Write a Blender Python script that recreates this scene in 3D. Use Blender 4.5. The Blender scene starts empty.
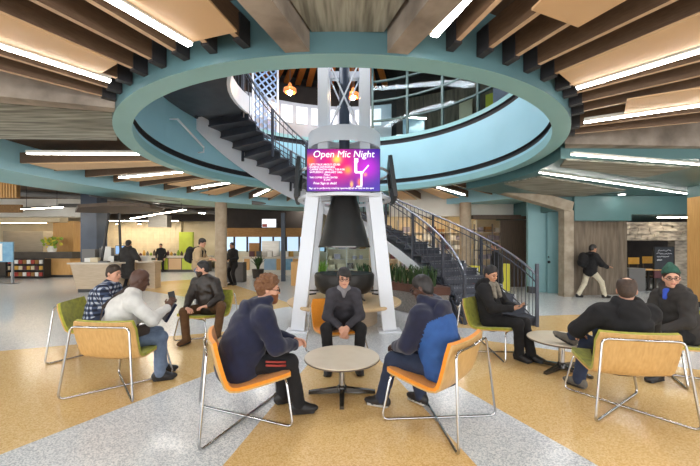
import bpy, math, random
import numpy as np
from mathutils import Vector, Matrix

random.seed(7)
SC = bpy.context.scene
COL = SC.collection
PI = math.pi

# ---------------------------------------------------------------- camera, world, exposure
FOC, HZ, EYE = 332.0, 246.0, 1.60            # focal length in pixels, horizon row, eye height
cam_d = bpy.data.cameras.new('camera')
cam_d.sensor_width = 36.0
cam_d.lens = FOC / 700.0 * 36.0
cam_d.shift_y = (HZ - 233.0) / 700.0
cam_d.clip_start = 0.05
cam_d.clip_end = 200
cam = bpy.data.objects.new('camera', cam_d)
cam.location = (0, 0, EYE)
cam.rotation_euler = (PI / 2, 0, 0)
COL.objects.link(cam)
SC.camera = cam

world = bpy.data.worlds.new('world')
SC.world = world
world.use_nodes = True
bg = world.node_tree.nodes['Background']
bg.inputs[0].default_value = (0.98, 0.99, 1.0, 1)
bg.inputs[1].default_value = 1.3

SC.view_settings.view_transform = 'Standard'
SC.view_settings.look = 'None'
SC.view_settings.gamma = 1.0
SC.view_settings.use_curve_mapping = False
SC.view_settings.exposure = 1.6

CX, CY = -0.12, 7.07                          # plan centre of the round opening

def Wp(px, py, d):
    return Vector(((px - 350) / FOC * d, d, EYE + (HZ - py) / FOC * d))
def Fl(px, py, z=0.0):
    d = FOC * (z - EYE) / (HZ - py)
    return Vector(((px - 350) / FOC * d, d, z))
def Pol(r, deg, z=0.0):
    a = math.radians(deg)
    return Vector((CX + r * math.cos(a), CY + r * math.sin(a), z))

# ---------------------------------------------------------------- materials
def lin(c):
    if isinstance(c, str):
        c = tuple(int(c[i:i + 2], 16) for i in (0, 2, 4))
    out = []
    for v in c:
        v = v / 255.0
        out.append(v / 12.92 if v <= 0.04045 else ((v + 0.055) / 1.055) ** 2.4)
    return (out[0], out[1], out[2], 1.0)

MATS = {}
def M(name, c1, c2=None, rough=0.5, metal=0.0, scale=6.0, stretch=(1, 1, 1), bump=0.0, detail=4.0, emit=0.0, alpha=None, trans=0.0, spec=None, coat=0.0, ramp=(0.3, 0.7), sheen=0.0):
    m = bpy.data.materials.new(name)
    m.use_nodes = True
    nt = m.node_tree
    b = nt.nodes['Principled BSDF']
    b.inputs['Base Color'].default_value = lin(c1)
    b.inputs['Roughness'].default_value = rough
    b.inputs['Metallic'].default_value = metal
    if spec is not None: b.inputs['Specular IOR Level'].default_value = spec
    if coat: b.inputs['Coat Weight'].default_value = coat
    if sheen: b.inputs['Sheen Weight'].default_value = sheen
    if trans: b.inputs['Transmission Weight'].default_value = trans
    if alpha is not None: b.inputs['Alpha'].default_value = alpha
    if emit:
        b.inputs['Emission Color'].default_value = lin(c1)
        b.inputs['Emission Strength'].default_value = emit
    if c2 is not None or bump:
        tc = nt.nodes.new('ShaderNodeTexCoord')
        mp = nt.nodes.new('ShaderNodeMapping')
        mp.inputs['Scale'].default_value = stretch
        nz = nt.nodes.new('ShaderNodeTexNoise')
        nz.inputs['Scale'].default_value = scale
        nz.inputs['Detail'].default_value = detail
        nt.links.new(tc.outputs['Object'], mp.inputs['Vector'])
        nt.links.new(mp.outputs['Vector'], nz.inputs['Vector'])
        if c2 is not None:
            rp = nt.nodes.new('ShaderNodeValToRGB')
            rp.color_ramp.elements[0].position = ramp[0]
            rp.color_ramp.elements[1].position = ramp[1]
            rp.color_ramp.elements[0].color = lin(c1)
            rp.color_ramp.elements[1].color = lin(c2)
            nt.links.new(nz.outputs['Fac'], rp.inputs['Fac'])
            nt.links.new(rp.outputs['Color'], b.inputs['Base Color'])
        if bump:
            bp = nt.nodes.new('ShaderNodeBump')
            bp.inputs['Strength'].default_value = bump
            bp.inputs['Distance'].default_value = 0.02
            nt.links.new(nz.outputs['Fac'], bp.inputs['Height'])
            nt.links.new(bp.outputs['Normal'], b.inputs['Normal'])
    MATS[name] = m
    return m

def mnode(nt, op, a, b=None):
    n = nt.nodes.new('ShaderNodeMath'); n.operation = op
    for i, v in enumerate((a, b)):
        if v is None: continue
        if isinstance(v, (int, float)): n.inputs[i].default_value = v
        else: nt.links.new(v, n.inputs[i])
    return n.outputs[0]

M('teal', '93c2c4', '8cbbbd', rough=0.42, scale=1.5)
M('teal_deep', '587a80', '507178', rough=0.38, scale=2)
M('blue_wall', 'a6d6e4', '9fd0de', rough=0.45, scale=1.2)
M('teal_wall', '8fbabf', '88b3b9', rough=0.5, scale=2)
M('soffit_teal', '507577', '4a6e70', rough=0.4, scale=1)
M('black_gap', '2b2a2e', rough=0.6)
M('ceiling_dark', '5b4736', '4a3a2e', rough=0.8, scale=2)
M('fin_wood_shaded', '705844', '604a38', rough=0.55, scale=14, stretch=(1, 1, 6))
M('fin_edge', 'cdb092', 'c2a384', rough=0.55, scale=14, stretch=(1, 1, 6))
M('tan_panel', 'dab68c', 'd3ae83', rough=0.55, scale=1.2)
M('concrete', 'aca093', '776d63', rough=0.8, scale=3.0, bump=0.15, detail=8)
M('concrete_pale', 'b0a492', '8d8170', rough=0.8, scale=4, bump=0.1, detail=8)
M('board_concrete', 'a8a79a', '6e6c62', rough=0.8, scale=2.2, stretch=(0.6, 7, 1), bump=0.2, detail=8, ramp=(0.36, 0.62))
M('board_front', 'a8a79a', '6e6c62', rough=0.8, scale=2.2, stretch=(8, 0.7, 1), bump=0.2, detail=8, ramp=(0.36, 0.62))
M('counter_grey', 'b4b9c2', 'a9aeb8', rough=0.5, scale=2)
M('scarf_grey', '8d8577', '6b655b', rough=0.9, scale=20, bump=0.3)
M('concrete_wall', '8b7d6d', '5f5549', rough=0.85, scale=2.5, stretch=(4, 4, 0.5), bump=0.2, detail=8)
M('column', 'b5a590', 'a08f79', rough=0.75, scale=5, bump=0.1)
M('white_steel', 'eceff6', rough=0.35)
M('cloth_pale_grey', '8b898e', '7a787d', rough=0.9, scale=12)
M('lamp_pend', 'ffca88', emit=60.0)
M('white_paint', 'e6e3da', 'ddd9cf', rough=0.6, scale=2)
M('black_steel', '33312f', '2b2928', rough=0.45, metal=0.3, scale=3)
M('dark_steel', '4a4d57', '3f424c', rough=0.42, metal=0.2, scale=5)
M('rail_steel', '8d929b', rough=0.3, metal=0.8)
M('navy_column', '3b4657', '323c4c', rough=0.5, scale=3)
M('chrome', 'bcbcbc', rough=0.1, metal=1.0)
M('oak', 'd6ae72', 'c79b5e', rough=0.4, scale=5, stretch=(9, 9, 0.7), detail=6)
M('oak_h', 'dbbd93', 'cfae82', rough=0.4, scale=4, stretch=(1, 12, 1), detail=6)
M('oak_post', 'd9ab6c', 'c89656', rough=0.45, scale=4, stretch=(10, 10, 0.6), detail=6)
M('fabric_orange', 'ee9a2b', 'e58c1f', rough=0.85, scale=60, bump=0.1, sheen=0.2)
M('fabric_green', 'b4b23a', '8d9030', rough=0.9, scale=16, bump=0.15, detail=6, sheen=0.2)
M('table_top', 'ded2bd', 'd8cab3', rough=0.3, scale=8)
M('table_edge', '6b5c4c', rough=0.5)
M('dark_metal', '5c5a58', rough=0.25, metal=0.9)
M('granite', 'a39c94', '7b756f', rough=0.6, scale=30, bump=0.05)
M('planter_brown', '6a4436', '5b392c', rough=0.6, scale=6)
M('leaf', '3f5a2c', '2d4522', rough=0.45, scale=8)
M('leaf_lime', '8fae3a', '6f8f2c', rough=0.5, scale=9)
M('flower_yellow', 'e0d257', 'c9bb3c', rough=0.7, scale=9)
M('lamp_white', 'fffaf2', emit=14.0)
M('lamp_added_up', 'f2f6ff', emit=19.0)
M('lamp_soft', 'fff3df', emit=7.0)
M('lamp_far', 'fff1da', emit=20.0)
M('lamp_added_down', 'fff6e8', emit=34.0)
M('lamp_warm', 'ffd9a0', emit=10.0)
M('orange_slat', 'f08a3a', 'e07c2e', rough=0.6, scale=5)
M('dark_wall', '3a3330', '2c2725', rough=0.8, scale=2)
M('dark_wood', '5d4c3e', '493b30', rough=0.6, scale=4, stretch=(8, 8, 0.6))
M('brown_header', 'a67c48', '8d6636', rough=0.7, scale=8, stretch=(1, 1, 5))
M('wood_slats', 'a9804f', '6e5132', rough=0.7, scale=20, stretch=(6, 6, 0.3))
M('beige_tile', 'd8c9ab', 'cbbb9c', rough=0.35, scale=3)
M('cream', 'e2d3b4', 'd6c5a3', rough=0.6, scale=2)
M('lime', 'c4d24a', 'b8c640', rough=0.5, scale=3)
M('steel', 'b8b2a8', 'a8a298', rough=0.3, metal=0.7, scale=2, stretch=(1, 1, 8))
M('dark_counter', '4b443e', '3d3732', rough=0.4, scale=4)
M('kiosk_laminate', 'c8b49a', 'b8a389', rough=0.5, scale=4, stretch=(1, 1, 14))
M('kiosk_top', 'd8cdbd', 'cfc3b1', rough=0.35, scale=5)
M('paper', 'eceae4', rough=0.7)
M('grey_plastic', '6e6c6a', rough=0.5)
M('black_plastic', '222224', rough=0.4)
M('screen_blue', '7fa6d8', emit=0.3)
M('screen_white', 'e9ecf2', emit=0.3)
M('sign_blue', '5f93b8', '86b2cc', rough=0.4, scale=3, stretch=(1, 1, 2))
M('red', 'a33a30', rough=0.5)
M('stone', 'b5aa9a', '6a6258', rough=0.85, scale=3.5, stretch=(1, 1, 3), bump=0.6, detail=8)
M('yellow', 'd9cf3e', rough=0.6)
M('seat_yellow', 'd9a84a', 'c89638', rough=0.6, scale=4)
M('maroon', '5d3238', rough=0.6)
M('chalkboard', '2f3238', '3a3d43', rough=0.7, scale=4)
M('chalk', 'c9cdd2', rough=0.9)
M('window_blue', 'a9c6de', '8fb0cd', rough=0.3, scale=2, emit=0.0)
M('daylight', 'bcd7ef', emit=0.35)
M('tile_grey', 'a9a0ae', '9c93a2', rough=0.5, scale=2)
M('mullion', '36524e', rough=0.4)
M('lattice', '9db8e0', rough=0.4)
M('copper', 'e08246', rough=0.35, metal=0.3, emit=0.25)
M('skin_pale', 'd9a68c', 'cf9a80', rough=0.5, scale=10)
M('skin_tan', 'c08e70', 'b58365', rough=0.5, scale=10)
M('skin_dark', '57392c', '4a3025', rough=0.45, scale=10)
M('lip', 'b0685c', rough=0.5)
M('eye', '1e1a18', rough=0.2)
M('hair_black', '1d1a1a', '2a2524', rough=0.5, scale=40, stretch=(1, 1, 0.3), bump=0.3)
M('hair_brown', '3c2b1e', '2b1f16', rough=0.6, scale=40, stretch=(1, 1, 0.3), bump=0.3)
M('hair_red', '7d5534', '643f24', rough=0.65, scale=45, bump=0.6)
M('hair_thin', '4a382c', '3a2c22', rough=0.6, scale=40, bump=0.3)
M('beard_red', '8a5330', '74421f', rough=0.7, scale=50, bump=0.6)
M('cloth_navy', '1a1f3c', '141830', rough=0.9, scale=10, bump=0.25, sheen=0.2)
M('cloth_white', 'd9d8d4', 'c9c8c4', rough=0.9, scale=12, bump=0.25)
M('cloth_grey', '444249', '36343a', rough=0.9, scale=12, bump=0.25)
M('cloth_blue', '2f5c9e', '284f8c', rough=0.8, scale=10, bump=0.2)
M('cloth_black', '141315', '1d1c1e', rough=0.9, scale=10, bump=0.25)
M('cloth_char', '3b3836', '2e2b2a', rough=0.9, scale=10, bump=0.25)
M('cloth_tan', 'b49b78', 'a68d6b', rough=0.85, scale=6, bump=0.1)
M('leather', '3a3029', '211b17', rough=0.4, scale=12, bump=0.3)
M('denim', '6f8098', '5b6b84', rough=0.9, scale=14, bump=0.2)
M('denim_dark', '2b354c', '232c40', rough=0.9, scale=14, bump=0.2)
M('khaki', 'd8cfb8', 'ccc2aa', rough=0.9, scale=12, bump=0.2)
M('corduroy', '66492f', '563c26', rough=0.95, scale=12, bump=0.2)
M('shoe_black', '161517', '201f21', rough=0.5, scale=12)
M('rim_white', 'd8dadd', rough=0.4)
M('shoe_grey', '6d675e', '57524a', rough=0.7, scale=20)
M('sole', 'b9b5ae', rough=0.6)
M('beanie', '2f5a4c', '264a3e', rough=0.95, scale=40, bump=0.4)
M('strap', '3a2e28', rough=0.5)
M('tshirt_blue', '3554c0', rough=0.8)
M('glass_frame', '1a1a1c', rough=0.3)

def glass_mat(name, tint, alpha):
    m = bpy.data.materials.new(name); m.use_nodes = True
    nt = m.node_tree; nt.nodes.clear()
    out = nt.nodes.new('ShaderNodeOutputMaterial')
    tr = nt.nodes.new('ShaderNodeBsdfTransparent'); tr.inputs[0].default_value = lin(tint)
    gl = nt.nodes.new('ShaderNodeBsdfGlossy'); gl.inputs['Roughness'].default_value = 0.03
    mx = nt.nodes.new('ShaderNodeMixShader'); mx.inputs[0].default_value = alpha
    nt.links.new(tr.outputs[0], mx.inputs[1]); nt.links.new(gl.outputs[0], mx.inputs[2])
    nt.links.new(mx.outputs[0], out.inputs[0])
    MATS[name] = m
glass_mat('glass', 'e4f0f2', 0.01)
glass_mat('glass_green', 'c3dcae', 0.15)

def floor_material():
    m = bpy.data.materials.new('terrazzo'); m.use_nodes = True
    nt = m.node_tree; b = nt.nodes['Principled BSDF']
    tc = nt.nodes.new('ShaderNodeTexCoord')
    sp = nt.nodes.new('ShaderNodeSeparateXYZ'); nt.links.new(tc.outputs['Object'], sp.inputs[0])
    dx = mnode(nt, 'SUBTRACT', sp.outputs[0], CX); dy = mnode(nt, 'SUBTRACT', sp.outputs[1], CY)
    ang = mnode(nt, 'ARCTAN2', dy, dx)
    fac = mnode(nt, 'ADD', mnode(nt, 'DIVIDE', ang, 2 * PI), 0.5)      # 0..1 from -180 to 180 degrees
    rr = mnode(nt, 'SQRT', mnode(nt, 'ADD', mnode(nt, 'MULTIPLY', dx, dx), mnode(nt, 'MULTIPLY', dy, dy)))
    rp = nt.nodes.new('ShaderNodeValToRGB'); cr = rp.color_ramp; cr.interpolation = 'CONSTANT'
    # wedges of tan (1) and grey (0) terrazzo around the tower
    stops = [(-180, 0), (-159, 1), (-120.5, 0), (-100, 1), (-78.3, 0), (-68.3, 1), (-31, 0), (-15, 1), (7, 0), (52, 1), (68, 0), (124, 1), (146, 0)]
    for i, (dg, v) in enumerate(stops):
        p = (dg + 180) / 360.0
        e = cr.elements[0] if i == 0 else (cr.elements[1] if i == 1 else cr.elements.new(p))
        e.position = p; e.color = (v, v, v, 1)
    nt.links.new(fac, rp.inputs[0])
    wedge = mnode(nt, 'MULTIPLY', rp.outputs[0], mnode(nt, 'GREATER_THAN', rr, 2.25))
    wedge = mnode(nt, 'MULTIPLY', wedge, mnode(nt, 'LESS_THAN', rr, 11.5))
    # arcs of a slightly deeper tan
    band = mnode(nt, 'GREATER_THAN', mnode(nt, 'SINE', mnode(nt, 'MULTIPLY', rr, 1.9)), 0.35)
    def speck(c1, c2, c3):
        n1 = nt.nodes.new('ShaderNodeTexVoronoi'); n1.inputs['Scale'].default_value = 110
        nt.links.new(tc.outputs['Object'], n1.inputs['Vector'])
        r1 = nt.nodes.new('ShaderNodeValToRGB')
        r1.color_ramp.elements[0].color = lin(c1); r1.color_ramp.elements[1].color = lin(c3)
        e = r1.color_ramp.elements.new(0.5); e.color = lin(c2)
        r1.color_ramp.elements[0].position = 0.2; r1.color_ramp.elements[-1].position = 0.85
        sx = nt.nodes.new('ShaderNodeSeparateColor'); nt.links.new(n1.outputs['Color'], sx.inputs[0])
        nt.links.new(sx.outputs[0], r1.inputs[0])
        return r1.outputs[0]
    tan_ = speck('d9b374', 'e6c488', 'edd09c'); tan2 = speck('d3aa68', 'dfb97a', 'e6c58c'); grey = speck('b4bac0', 'd8dcdf', 'e8e9e9')
    def mix(f, a, c):
        x = nt.nodes.new('ShaderNodeMix'); x.data_type = 'RGBA'
        if isinstance(f, float): x.inputs[0].default_value = f
        else: nt.links.new(f, x.inputs[0])
        nt.links.new(a, x.inputs[6]); nt.links.new(c, x.inputs[7]); return x.outputs[2]
    t = mix(mnode(nt, 'MULTIPLY', band, 0.7), tan_, tan2)
    c = mix(wedge, grey, t)
    nt.links.new(c, b.inputs['Base Color'])
    b.inputs['Roughness'].default_value = 0.2
    b.inputs['Specular IOR Level'].default_value = 0.5
    MATS['terrazzo'] = m
floor_material()

# ---------------------------------------------------------------- mesh helpers
class MB:
    def __init__(self): self.v = []; self.f = []; self.m = []
    def add(self, vs, fs, mi=0):
        o = len(self.v)
        self.v += [tuple(p) for p in vs]
        for f in fs: self.f.append(tuple(i + o for i in f)); self.m.append(mi)
        return self
    def hexa(self, p, mi=0):       # 8 points: bottom 0-3 counter-clockwise, top 4-7
        return self.add(p, [(3, 2, 1, 0), (4, 5, 6, 7), (0, 1, 5, 4), (1, 2, 6, 5), (2, 3, 7, 6), (3, 0, 4, 7)], mi)
    def box(self, c, s, rz=0.0, mi=0):
        x, y, z = s[0] / 2, s[1] / 2, s[2] / 2
        ca, sa = math.cos(rz), math.sin(rz)
        p = []
        for dz in (-z, z):
            for dx, dy in ((-x, -y), (x, -y), (x, y), (-x, y)):
                p.append((c[0] + dx * ca - dy * sa, c[1] + dx * sa + dy * ca, c[2] + dz))
        return self.hexa(p, mi)
    def beam(self, a, b, w, h, mi=0, drop=0.0):   # bar from a to b (centres of its bottom edge), w wide, h up
        a, b = Vector(a), Vector(b)
        d = (b - a); d.z = 0; d.normalize(); n = Vector((-d.y, d.x, 0)) * w / 2; u = Vector((0, 0, h))
        return self.hexa([a - n, b - n, b + n, a + n, a - n + u, b - n + u, b + n + u, a + n + u], mi)
    def bar(self, a, b, w, t, side=(1, 0, 0), mi=0):   # box bar between two points, any direction
        a, b = Vector(a), Vector(b); d = (b - a).normalized()
        s = Vector(side); s = (s - d * s.dot(d)).normalized(); n = d.cross(s)
        s = s * w / 2; n = n * t / 2
        return self.hexa([a - s - n, a + s - n, a + s + n, a - s + n, b - s - n, b + s - n, b + s + n, b - s + n], mi)
    def prism(self, poly, z0, z1, mi=0):
        n = len(poly)
        vs = [(p[0], p[1], z0) for p in poly] + [(p[0], p[1], z1) for p in poly]
        fs = [tuple(range(n - 1, -1, -1)), tuple(range(n, 2 * n))] + [(i, (i + 1) % n, n + (i + 1) % n, n + i) for i in range(n)]
        return self.add(vs, fs, mi)
    def lathe(self, prof, n=32, c=(0, 0, 0), mi=0, cap=False):
        vs = []; fs = []; k = len(prof)
        for i in range(n):
            a = 2 * PI * i / n
            for (r, z) in prof: vs.append((c[0] + r * math.cos(a), c[1] + r * math.sin(a), c[2] + z))
        for i in range(n):
            for j in range(k - 1):
                a, b = i * k + j, ((i + 1) % n) * k + j
                fs.append((a, b, b + 1, a + 1))
        if cap:
            fs.append(tuple(i * k for i in range(n - 1, -1, -1))); fs.append(tuple(i * k + k - 1 for i in range(n)))
        return self.add(vs, fs, mi)
    def arc(self, prof, t0, t1, n, mis=None, close=False):   # sweep (r,z) profile about the hall centre
        k = len(prof); vs = []; fs = []
        for i in range(n + 1):
            t = t0 + (t1 - t0) * i / n
            for (r, z) in prof: vs.append(Pol(r, t, z))
        segs = k if close else k - 1
        o = len(self.v); self.v += [tuple(p) for p in vs]
        for i in range(n):
            for j in range(segs):
                a = o + i * k + j; b = o + i * k + (j + 1) % k
                self.f.append((a, a + k, b + k, b)); self.m.append(mis[j] if mis else 0)
        if close:
            self.f.append(tuple(o + j for j in range(k))); self.m.append(0)
            self.f.append(tuple(o + n * k + j for j in range(k - 1, -1, -1))); self.m.append(0)
        return self
    def tube(self, pts, r, n=8, mi=0, cap=True):
        pts = [Vector(p) for p in pts]; m = len(pts)
        t0 = (pts[1] - pts[0]).normalized()
        u = t0.orthogonal().normalized(); vs = []; fs = []
        for i, p in enumerate(pts):
            t = (pts[min(i + 1, m - 1)] - pts[max(i - 1, 0)]).normalized()
            u = (u - t * u.dot(t)).normalized(); w = t.cross(u)
            rr = r[i] if isinstance(r, (list, tuple)) else r
            for k in range(n):
                a = 2 * PI * k / n
                vs.append(p + (u * math.cos(a) + w * math.sin(a)) * rr)
        for i in range(m - 1):
            for k in range(n):
                a, b = i * n + k, i * n + (k + 1) % n
                fs.append((a, b, b + n, a + n))
        if cap:
            fs.append(tuple(range(n - 1, -1, -1))); fs.append(tuple((m - 1) * n + k for k in range(n)))
        return self.add(vs, fs, mi)
    def sphere(self, c, r, n=10, mi=0):
        rx, ry, rz = (r, r, r) if isinstance(r, (int, float)) else r
        vs = [(c[0], c[1], c[2] - rz)]; fs = []; k = n // 2
        for j in range(1, k):
            a = PI * j / k
            for i in range(n):
                b = 2 * PI * i / n
                vs.append((c[0] + rx * math.sin(a) * math.cos(b), c[1] + ry * math.sin(a) * math.sin(b), c[2] - rz * math.cos(a)))
        vs.append((c[0], c[1], c[2] + rz)); L = len(vs) - 1
        for i in range(n):
            fs.append((0, 1 + (i + 1) % n, 1 + i)); fs.append((L, L - n + i, L - n + (i + 1) % n))
            for j in range(k - 2):
                a, b = 1 + j * n + i, 1 + j * n + (i + 1) % n
                fs.append((a, b, b + n, a + n))
        return self.add(vs, fs, mi)
    def mesh(self, name, mats, smooth=False):
        me = bpy.data.meshes.new(name)
        me.from_pydata(self.v, [], self.f)
        if not isinstance(mats, (list, tuple)): mats = [mats]
        for x in mats: me.materials.append(MATS[x])
        if len(mats) > 1: me.polygons.foreach_set('material_index', self.m)
        if smooth: me.polygons.foreach_set('use_smooth', [True] * len(me.polygons))
        me.update()
        if smooth == 'auto': me.set_sharp_from_angle(angle=math.radians(40))
        return me
    def build(self, name, mats, parent=None, smooth=False):
        return link(name, self.mesh(name, mats, smooth), parent)

def link(name, me, parent=None, loc=None):
    o = bpy.data.objects.new(name, me); COL.objects.link(o)
    if parent is not None: o.parent = parent
    if loc is not None: o.location = loc
    return o
def tag(o, label=None, cat=None, group=None, kind=None):
    if label: o['label'] = label
    if cat: o['category'] = cat
    if group: o['group'] = group
    if kind: o['kind'] = kind
    return o
def thing(name, label, cat, loc=(0, 0, 0), rz=0.0, group=None):
    o = bpy.data.objects.new(name, None); COL.objects.link(o)
    o.empty_display_size = 0.1
    o.location = loc; o.rotation_euler = (0, 0, rz)
    return tag(o, label, cat, group)
def struct(name, mb, mats, label=None, parent=None, smooth=False):
    o = mb.build(name, mats, parent, smooth)
    if parent is None:
        o['kind'] = 'structure'
        if label: o['label'] = label
    return o
ORD = 'first second third fourth fifth sixth seventh eighth ninth tenth eleventh twelfth thirteenth fourteenth fifteenth sixteenth seventeenth eighteenth nineteenth twentieth twenty-first twenty-second'.split()
def copy_tree(o, parent=None):
    c = o.copy(); COL.objects.link(c); c.parent = parent
    for ch in list(o.children): copy_tree(ch, c)
    return c
def fillet(pts, r, n=4):
    pts = [Vector(p) for p in pts]; out = [pts[0]]
    for i in range(1, len(pts) - 1):
        p, a, b = pts[i], (pts[i - 1] - pts[i]), (pts[i + 1] - pts[i])
        q = min(r, a.length * 0.45, b.length * 0.45)
        s, e = p + a.normalized() * q, p + b.normalized() * q
        for k in range(n + 1):
            t = k / n
            out.append(s * (1 - t) ** 2 + p * 2 * t * (1 - t) + e * t * t)
    out.append(pts[-1]); return out
def text_mesh(body, size, mat, align='LEFT', extrude=0.001, shear=0.0):
    cu = bpy.data.curves.new('lettering', 'FONT'); cu.body = body; cu.size = size
    cu.align_x = align; cu.extrude = extrude; cu.shear = shear; cu.resolution_u = 3
    ob = bpy.data.objects.new('lettering', cu); COL.objects.link(ob)
    dg = bpy.context.evaluated_depsgraph_get()
    me = bpy.data.meshes.new_from_object(ob.evaluated_get(dg))
    bpy.data.objects.remove(ob); bpy.data.curves.remove(cu)
    me.materials.clear(); me.materials.append(MATS[mat])
    return me
# ================================================================ THE SETTING
R_IN, R_OUT, Z_RING = 3.78, 4.02, 3.37
Z_FIN, Z_CEIL, Z_UP = 3.49, 3.95, 5.10

fl = MB(); fl.prism([(-26, -9), (26, -9), (26, 27), (-26, 27)], -0.2, 0.0)
struct('floor', fl, 'terrazzo', 'glossy terrazzo floor in tan and grey wedges fanning out from the tower')

# main ceiling: a dark deck with a round hole
mb = MB()
for r_, a0, a1 in ((30, 0, 180), (12.6, -180, 0)): mb.arc([(R_OUT, Z_CEIL), (r_, Z_CEIL), (r_, Z_CEIL + 0.2), (R_OUT, Z_CEIL + 0.2)], a0, a1, 48)
ceiling = struct('ceiling', mb, 'ceiling_dark', 'dark ceiling deck above the wooden slats around the round opening')

# ring soffit at the opening
mb = MB()
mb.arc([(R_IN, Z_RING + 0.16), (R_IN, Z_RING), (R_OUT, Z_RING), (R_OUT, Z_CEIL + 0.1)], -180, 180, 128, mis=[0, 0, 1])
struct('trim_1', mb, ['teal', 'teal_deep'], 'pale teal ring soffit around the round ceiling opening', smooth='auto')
# wall of the opening up to the upper floor
mb = MB()
mb.arc([(3.80, 3.53), (3.80, 3.60)], -180, 180, 96, mis=[0])
mb.arc([(3.80, 3.60), (3.86, 3.61), (3.86, 3.72), (3.80, 3.73)], -180, 180, 96, mis=[1, 1, 1])
mb.arc([(3.80, 3.73), (3.80, 4.84)], -180, 180, 96, mis=[0])
mb.arc([(3.80, 4.84), (3.86, 4.85), (3.86, 4.98), (3.80, 4.99)], -180, 180, 96, mis=[1, 1, 1])
mb.arc([(3.80, 4.99), (3.80, Z_UP), (4.05, Z_UP)], -180, 180, 96, mis=[2, 2])
struct('wall_opening', mb, ['blue_wall', 'black_gap', 'teal'], 'light blue curved wall of the round opening with two dark bands', smooth='auto')

# upper storey: slab, back wall, deck
mb = MB(); mb.arc([(4.05, Z_UP), (12, Z_UP), (12, Z_UP - 0.2), (4.05, Z_UP - 0.2)], -180, 180, 64)
struct('floor_upper', mb, 'ceiling_dark', 'upper storey floor slab around the opening')
mb = MB(); mb.arc([(0.01, 8.2), (13, 8.2), (13, 8.35), (0.01, 8.35)], -180, 180, 48)
ceil_up = struct('ceiling_upper', mb, 'dark_wall', 'dark ceiling of the upper storey')
mb = MB(); mb.arc([(6.3, Z_UP), (6.3, 8.2)], 72, 165, 24)
struct('wall_upper_back', mb, 'dark_wall', 'dark back wall of the upper storey', smooth=True)
mb = MB(); mb.arc([(8.2, Z_UP), (8.2, 8.2)], -20, 72, 24)
struct('wall_upper_right', mb, 'concrete_wall', 'brown wall behind the upper glazing', smooth=True)
for k, th in enumerate(range(76, 132, 4)):
    a, b = Pol(4.6, th, 7.9), Pol(6.25, th, 7.9)
    mb = MB(); mb.beam(a, b, 0.2, 0.12); mb.build('slat', 'orange_slat', ceil_up)
# upper white parapet with lit panels
up = thing('lit_counter', 'white lit counter front along the upper storey behind the tower', 'counter', Pol(5.2, 100, Z_UP))
mb = MB(); mb.arc([(5.2, Z_UP), (5.2, 6.75), (5.3, 6.75), (5.3, Z_UP)], 72, 150, 32, close=True)
o = mb.build('front_wall', 'counter_grey'); o.parent = up; o.matrix_parent_inverse = up.matrix_world.inverted()
INV_UP = Matrix.Translation(up.location).inverted()
o.matrix_parent_inverse = INV_UP
for th in range(76, 128, 6):
    mb = MB(); mb.arc([(5.19, 6.0), (5.19, 6.6), (5.14, 6.6), (5.14, 6.0)], th, th + 4.4, 3, close=True)
    o = mb.build('lit_panel', 'screen_white', up); o.matrix_parent_inverse = INV_UP

# upper curved glazing on the right
win = MB()
win.arc([(4.22, Z_UP + 0.05), (4.22, 7.6), (4.24, 7.6), (4.24, Z_UP + 0.05)], 10, 78, 30, close=True)
w1 = struct('window_1', win, 'glass', 'curved glazing with green mullions above the light blue wall', smooth='auto')
for z in (Z_UP + 0.02, 5.78, 6.45, 7.1, 7.6):
    mb = MB(); mb.arc([(4.19, z), (4.19, z + 0.05), (4.27, z + 0.05), (4.27, z)], 10, 78, 30, close=True); mb.build('mullion', 'mullion', w1, smooth='auto')
for th in (78, 62, 46, 30, 12):
    mb = MB(); p = Pol(4.23, th, Z_UP); mb.box((p.x, p.y, 6.4), (0.07, 0.07, 2.5), math.radians(th)); mb.build('mullion', 'mullion', w1)
for i, (th, r, z0, z1, wd, m) in enumerate([(68, 7.5, 5.1, 7.0, 0.9, 'window_blue'), (52, 7.6, 5.1, 7.4, 0.5, 'cream'), (44, 7.4, 5.1, 7.2, 0.4, 'yellow'), (28, 6.2, 5.1, 7.8, 2.4, 'tile_grey')]):
    p = Pol(r, th); mb = MB(); mb.box((p.x, p.y, (z0 + z1) / 2), (0.1, wd, z1 - z0), math.radians(th))
    if m == 'tile_grey':
        o = struct('wall_upper_tile', mb, m, 'pale mauve tiled wall panel behind the upper glazing')
    else:
        o = mb.build('upper_door', m); tag(o, {'window_blue': 'pale blue door leaf behind the upper glazing', 'cream': 'cream door leaf behind the upper glazing', 'yellow': 'yellow door leaf behind the upper glazing'}[m], 'door')
# blue lattice screen upstairs on the left
lat = thing('lattice_screen', 'pale blue diamond lattice screen upstairs beside the stair head', 'screen', Pol(4.6, 125, Z_UP))
rt = math.radians(125)
mb = MB()
for s in (-1, 1): mb.box((0, 0.42 * s, 1.4), (0.06, 0.06, 2.8))
for z in (0.03, 2.77): mb.box((0, 0, z), (0.06, 0.84, 0.06))
o = mb.build('frame', 'white_steel', lat)
for k in range(-3, 12):
    for s in (-1, 1):
        z0 = 0.25 * k; z1 = z0 + 0.84
        a = [0, -0.42 * s, z0]; b = [0, 0.42 * s, z1]
        if z0 < 0: a[1] = -0.42 * s + s * (-z0); a[2] = 0
        if z1 > 2.8: b[1] = 0.42 * s - s * (z1 - 2.8); b[2] = 2.8
        if b[2] - a[2] > 0.1:
            mb = MB(); mb.bar(a, b, 0.02, 0.05, (1, 0, 0)); mb.build('lattice_bar', 'lattice', lat)
lat.rotation_euler = (0, 0, rt)
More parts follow.
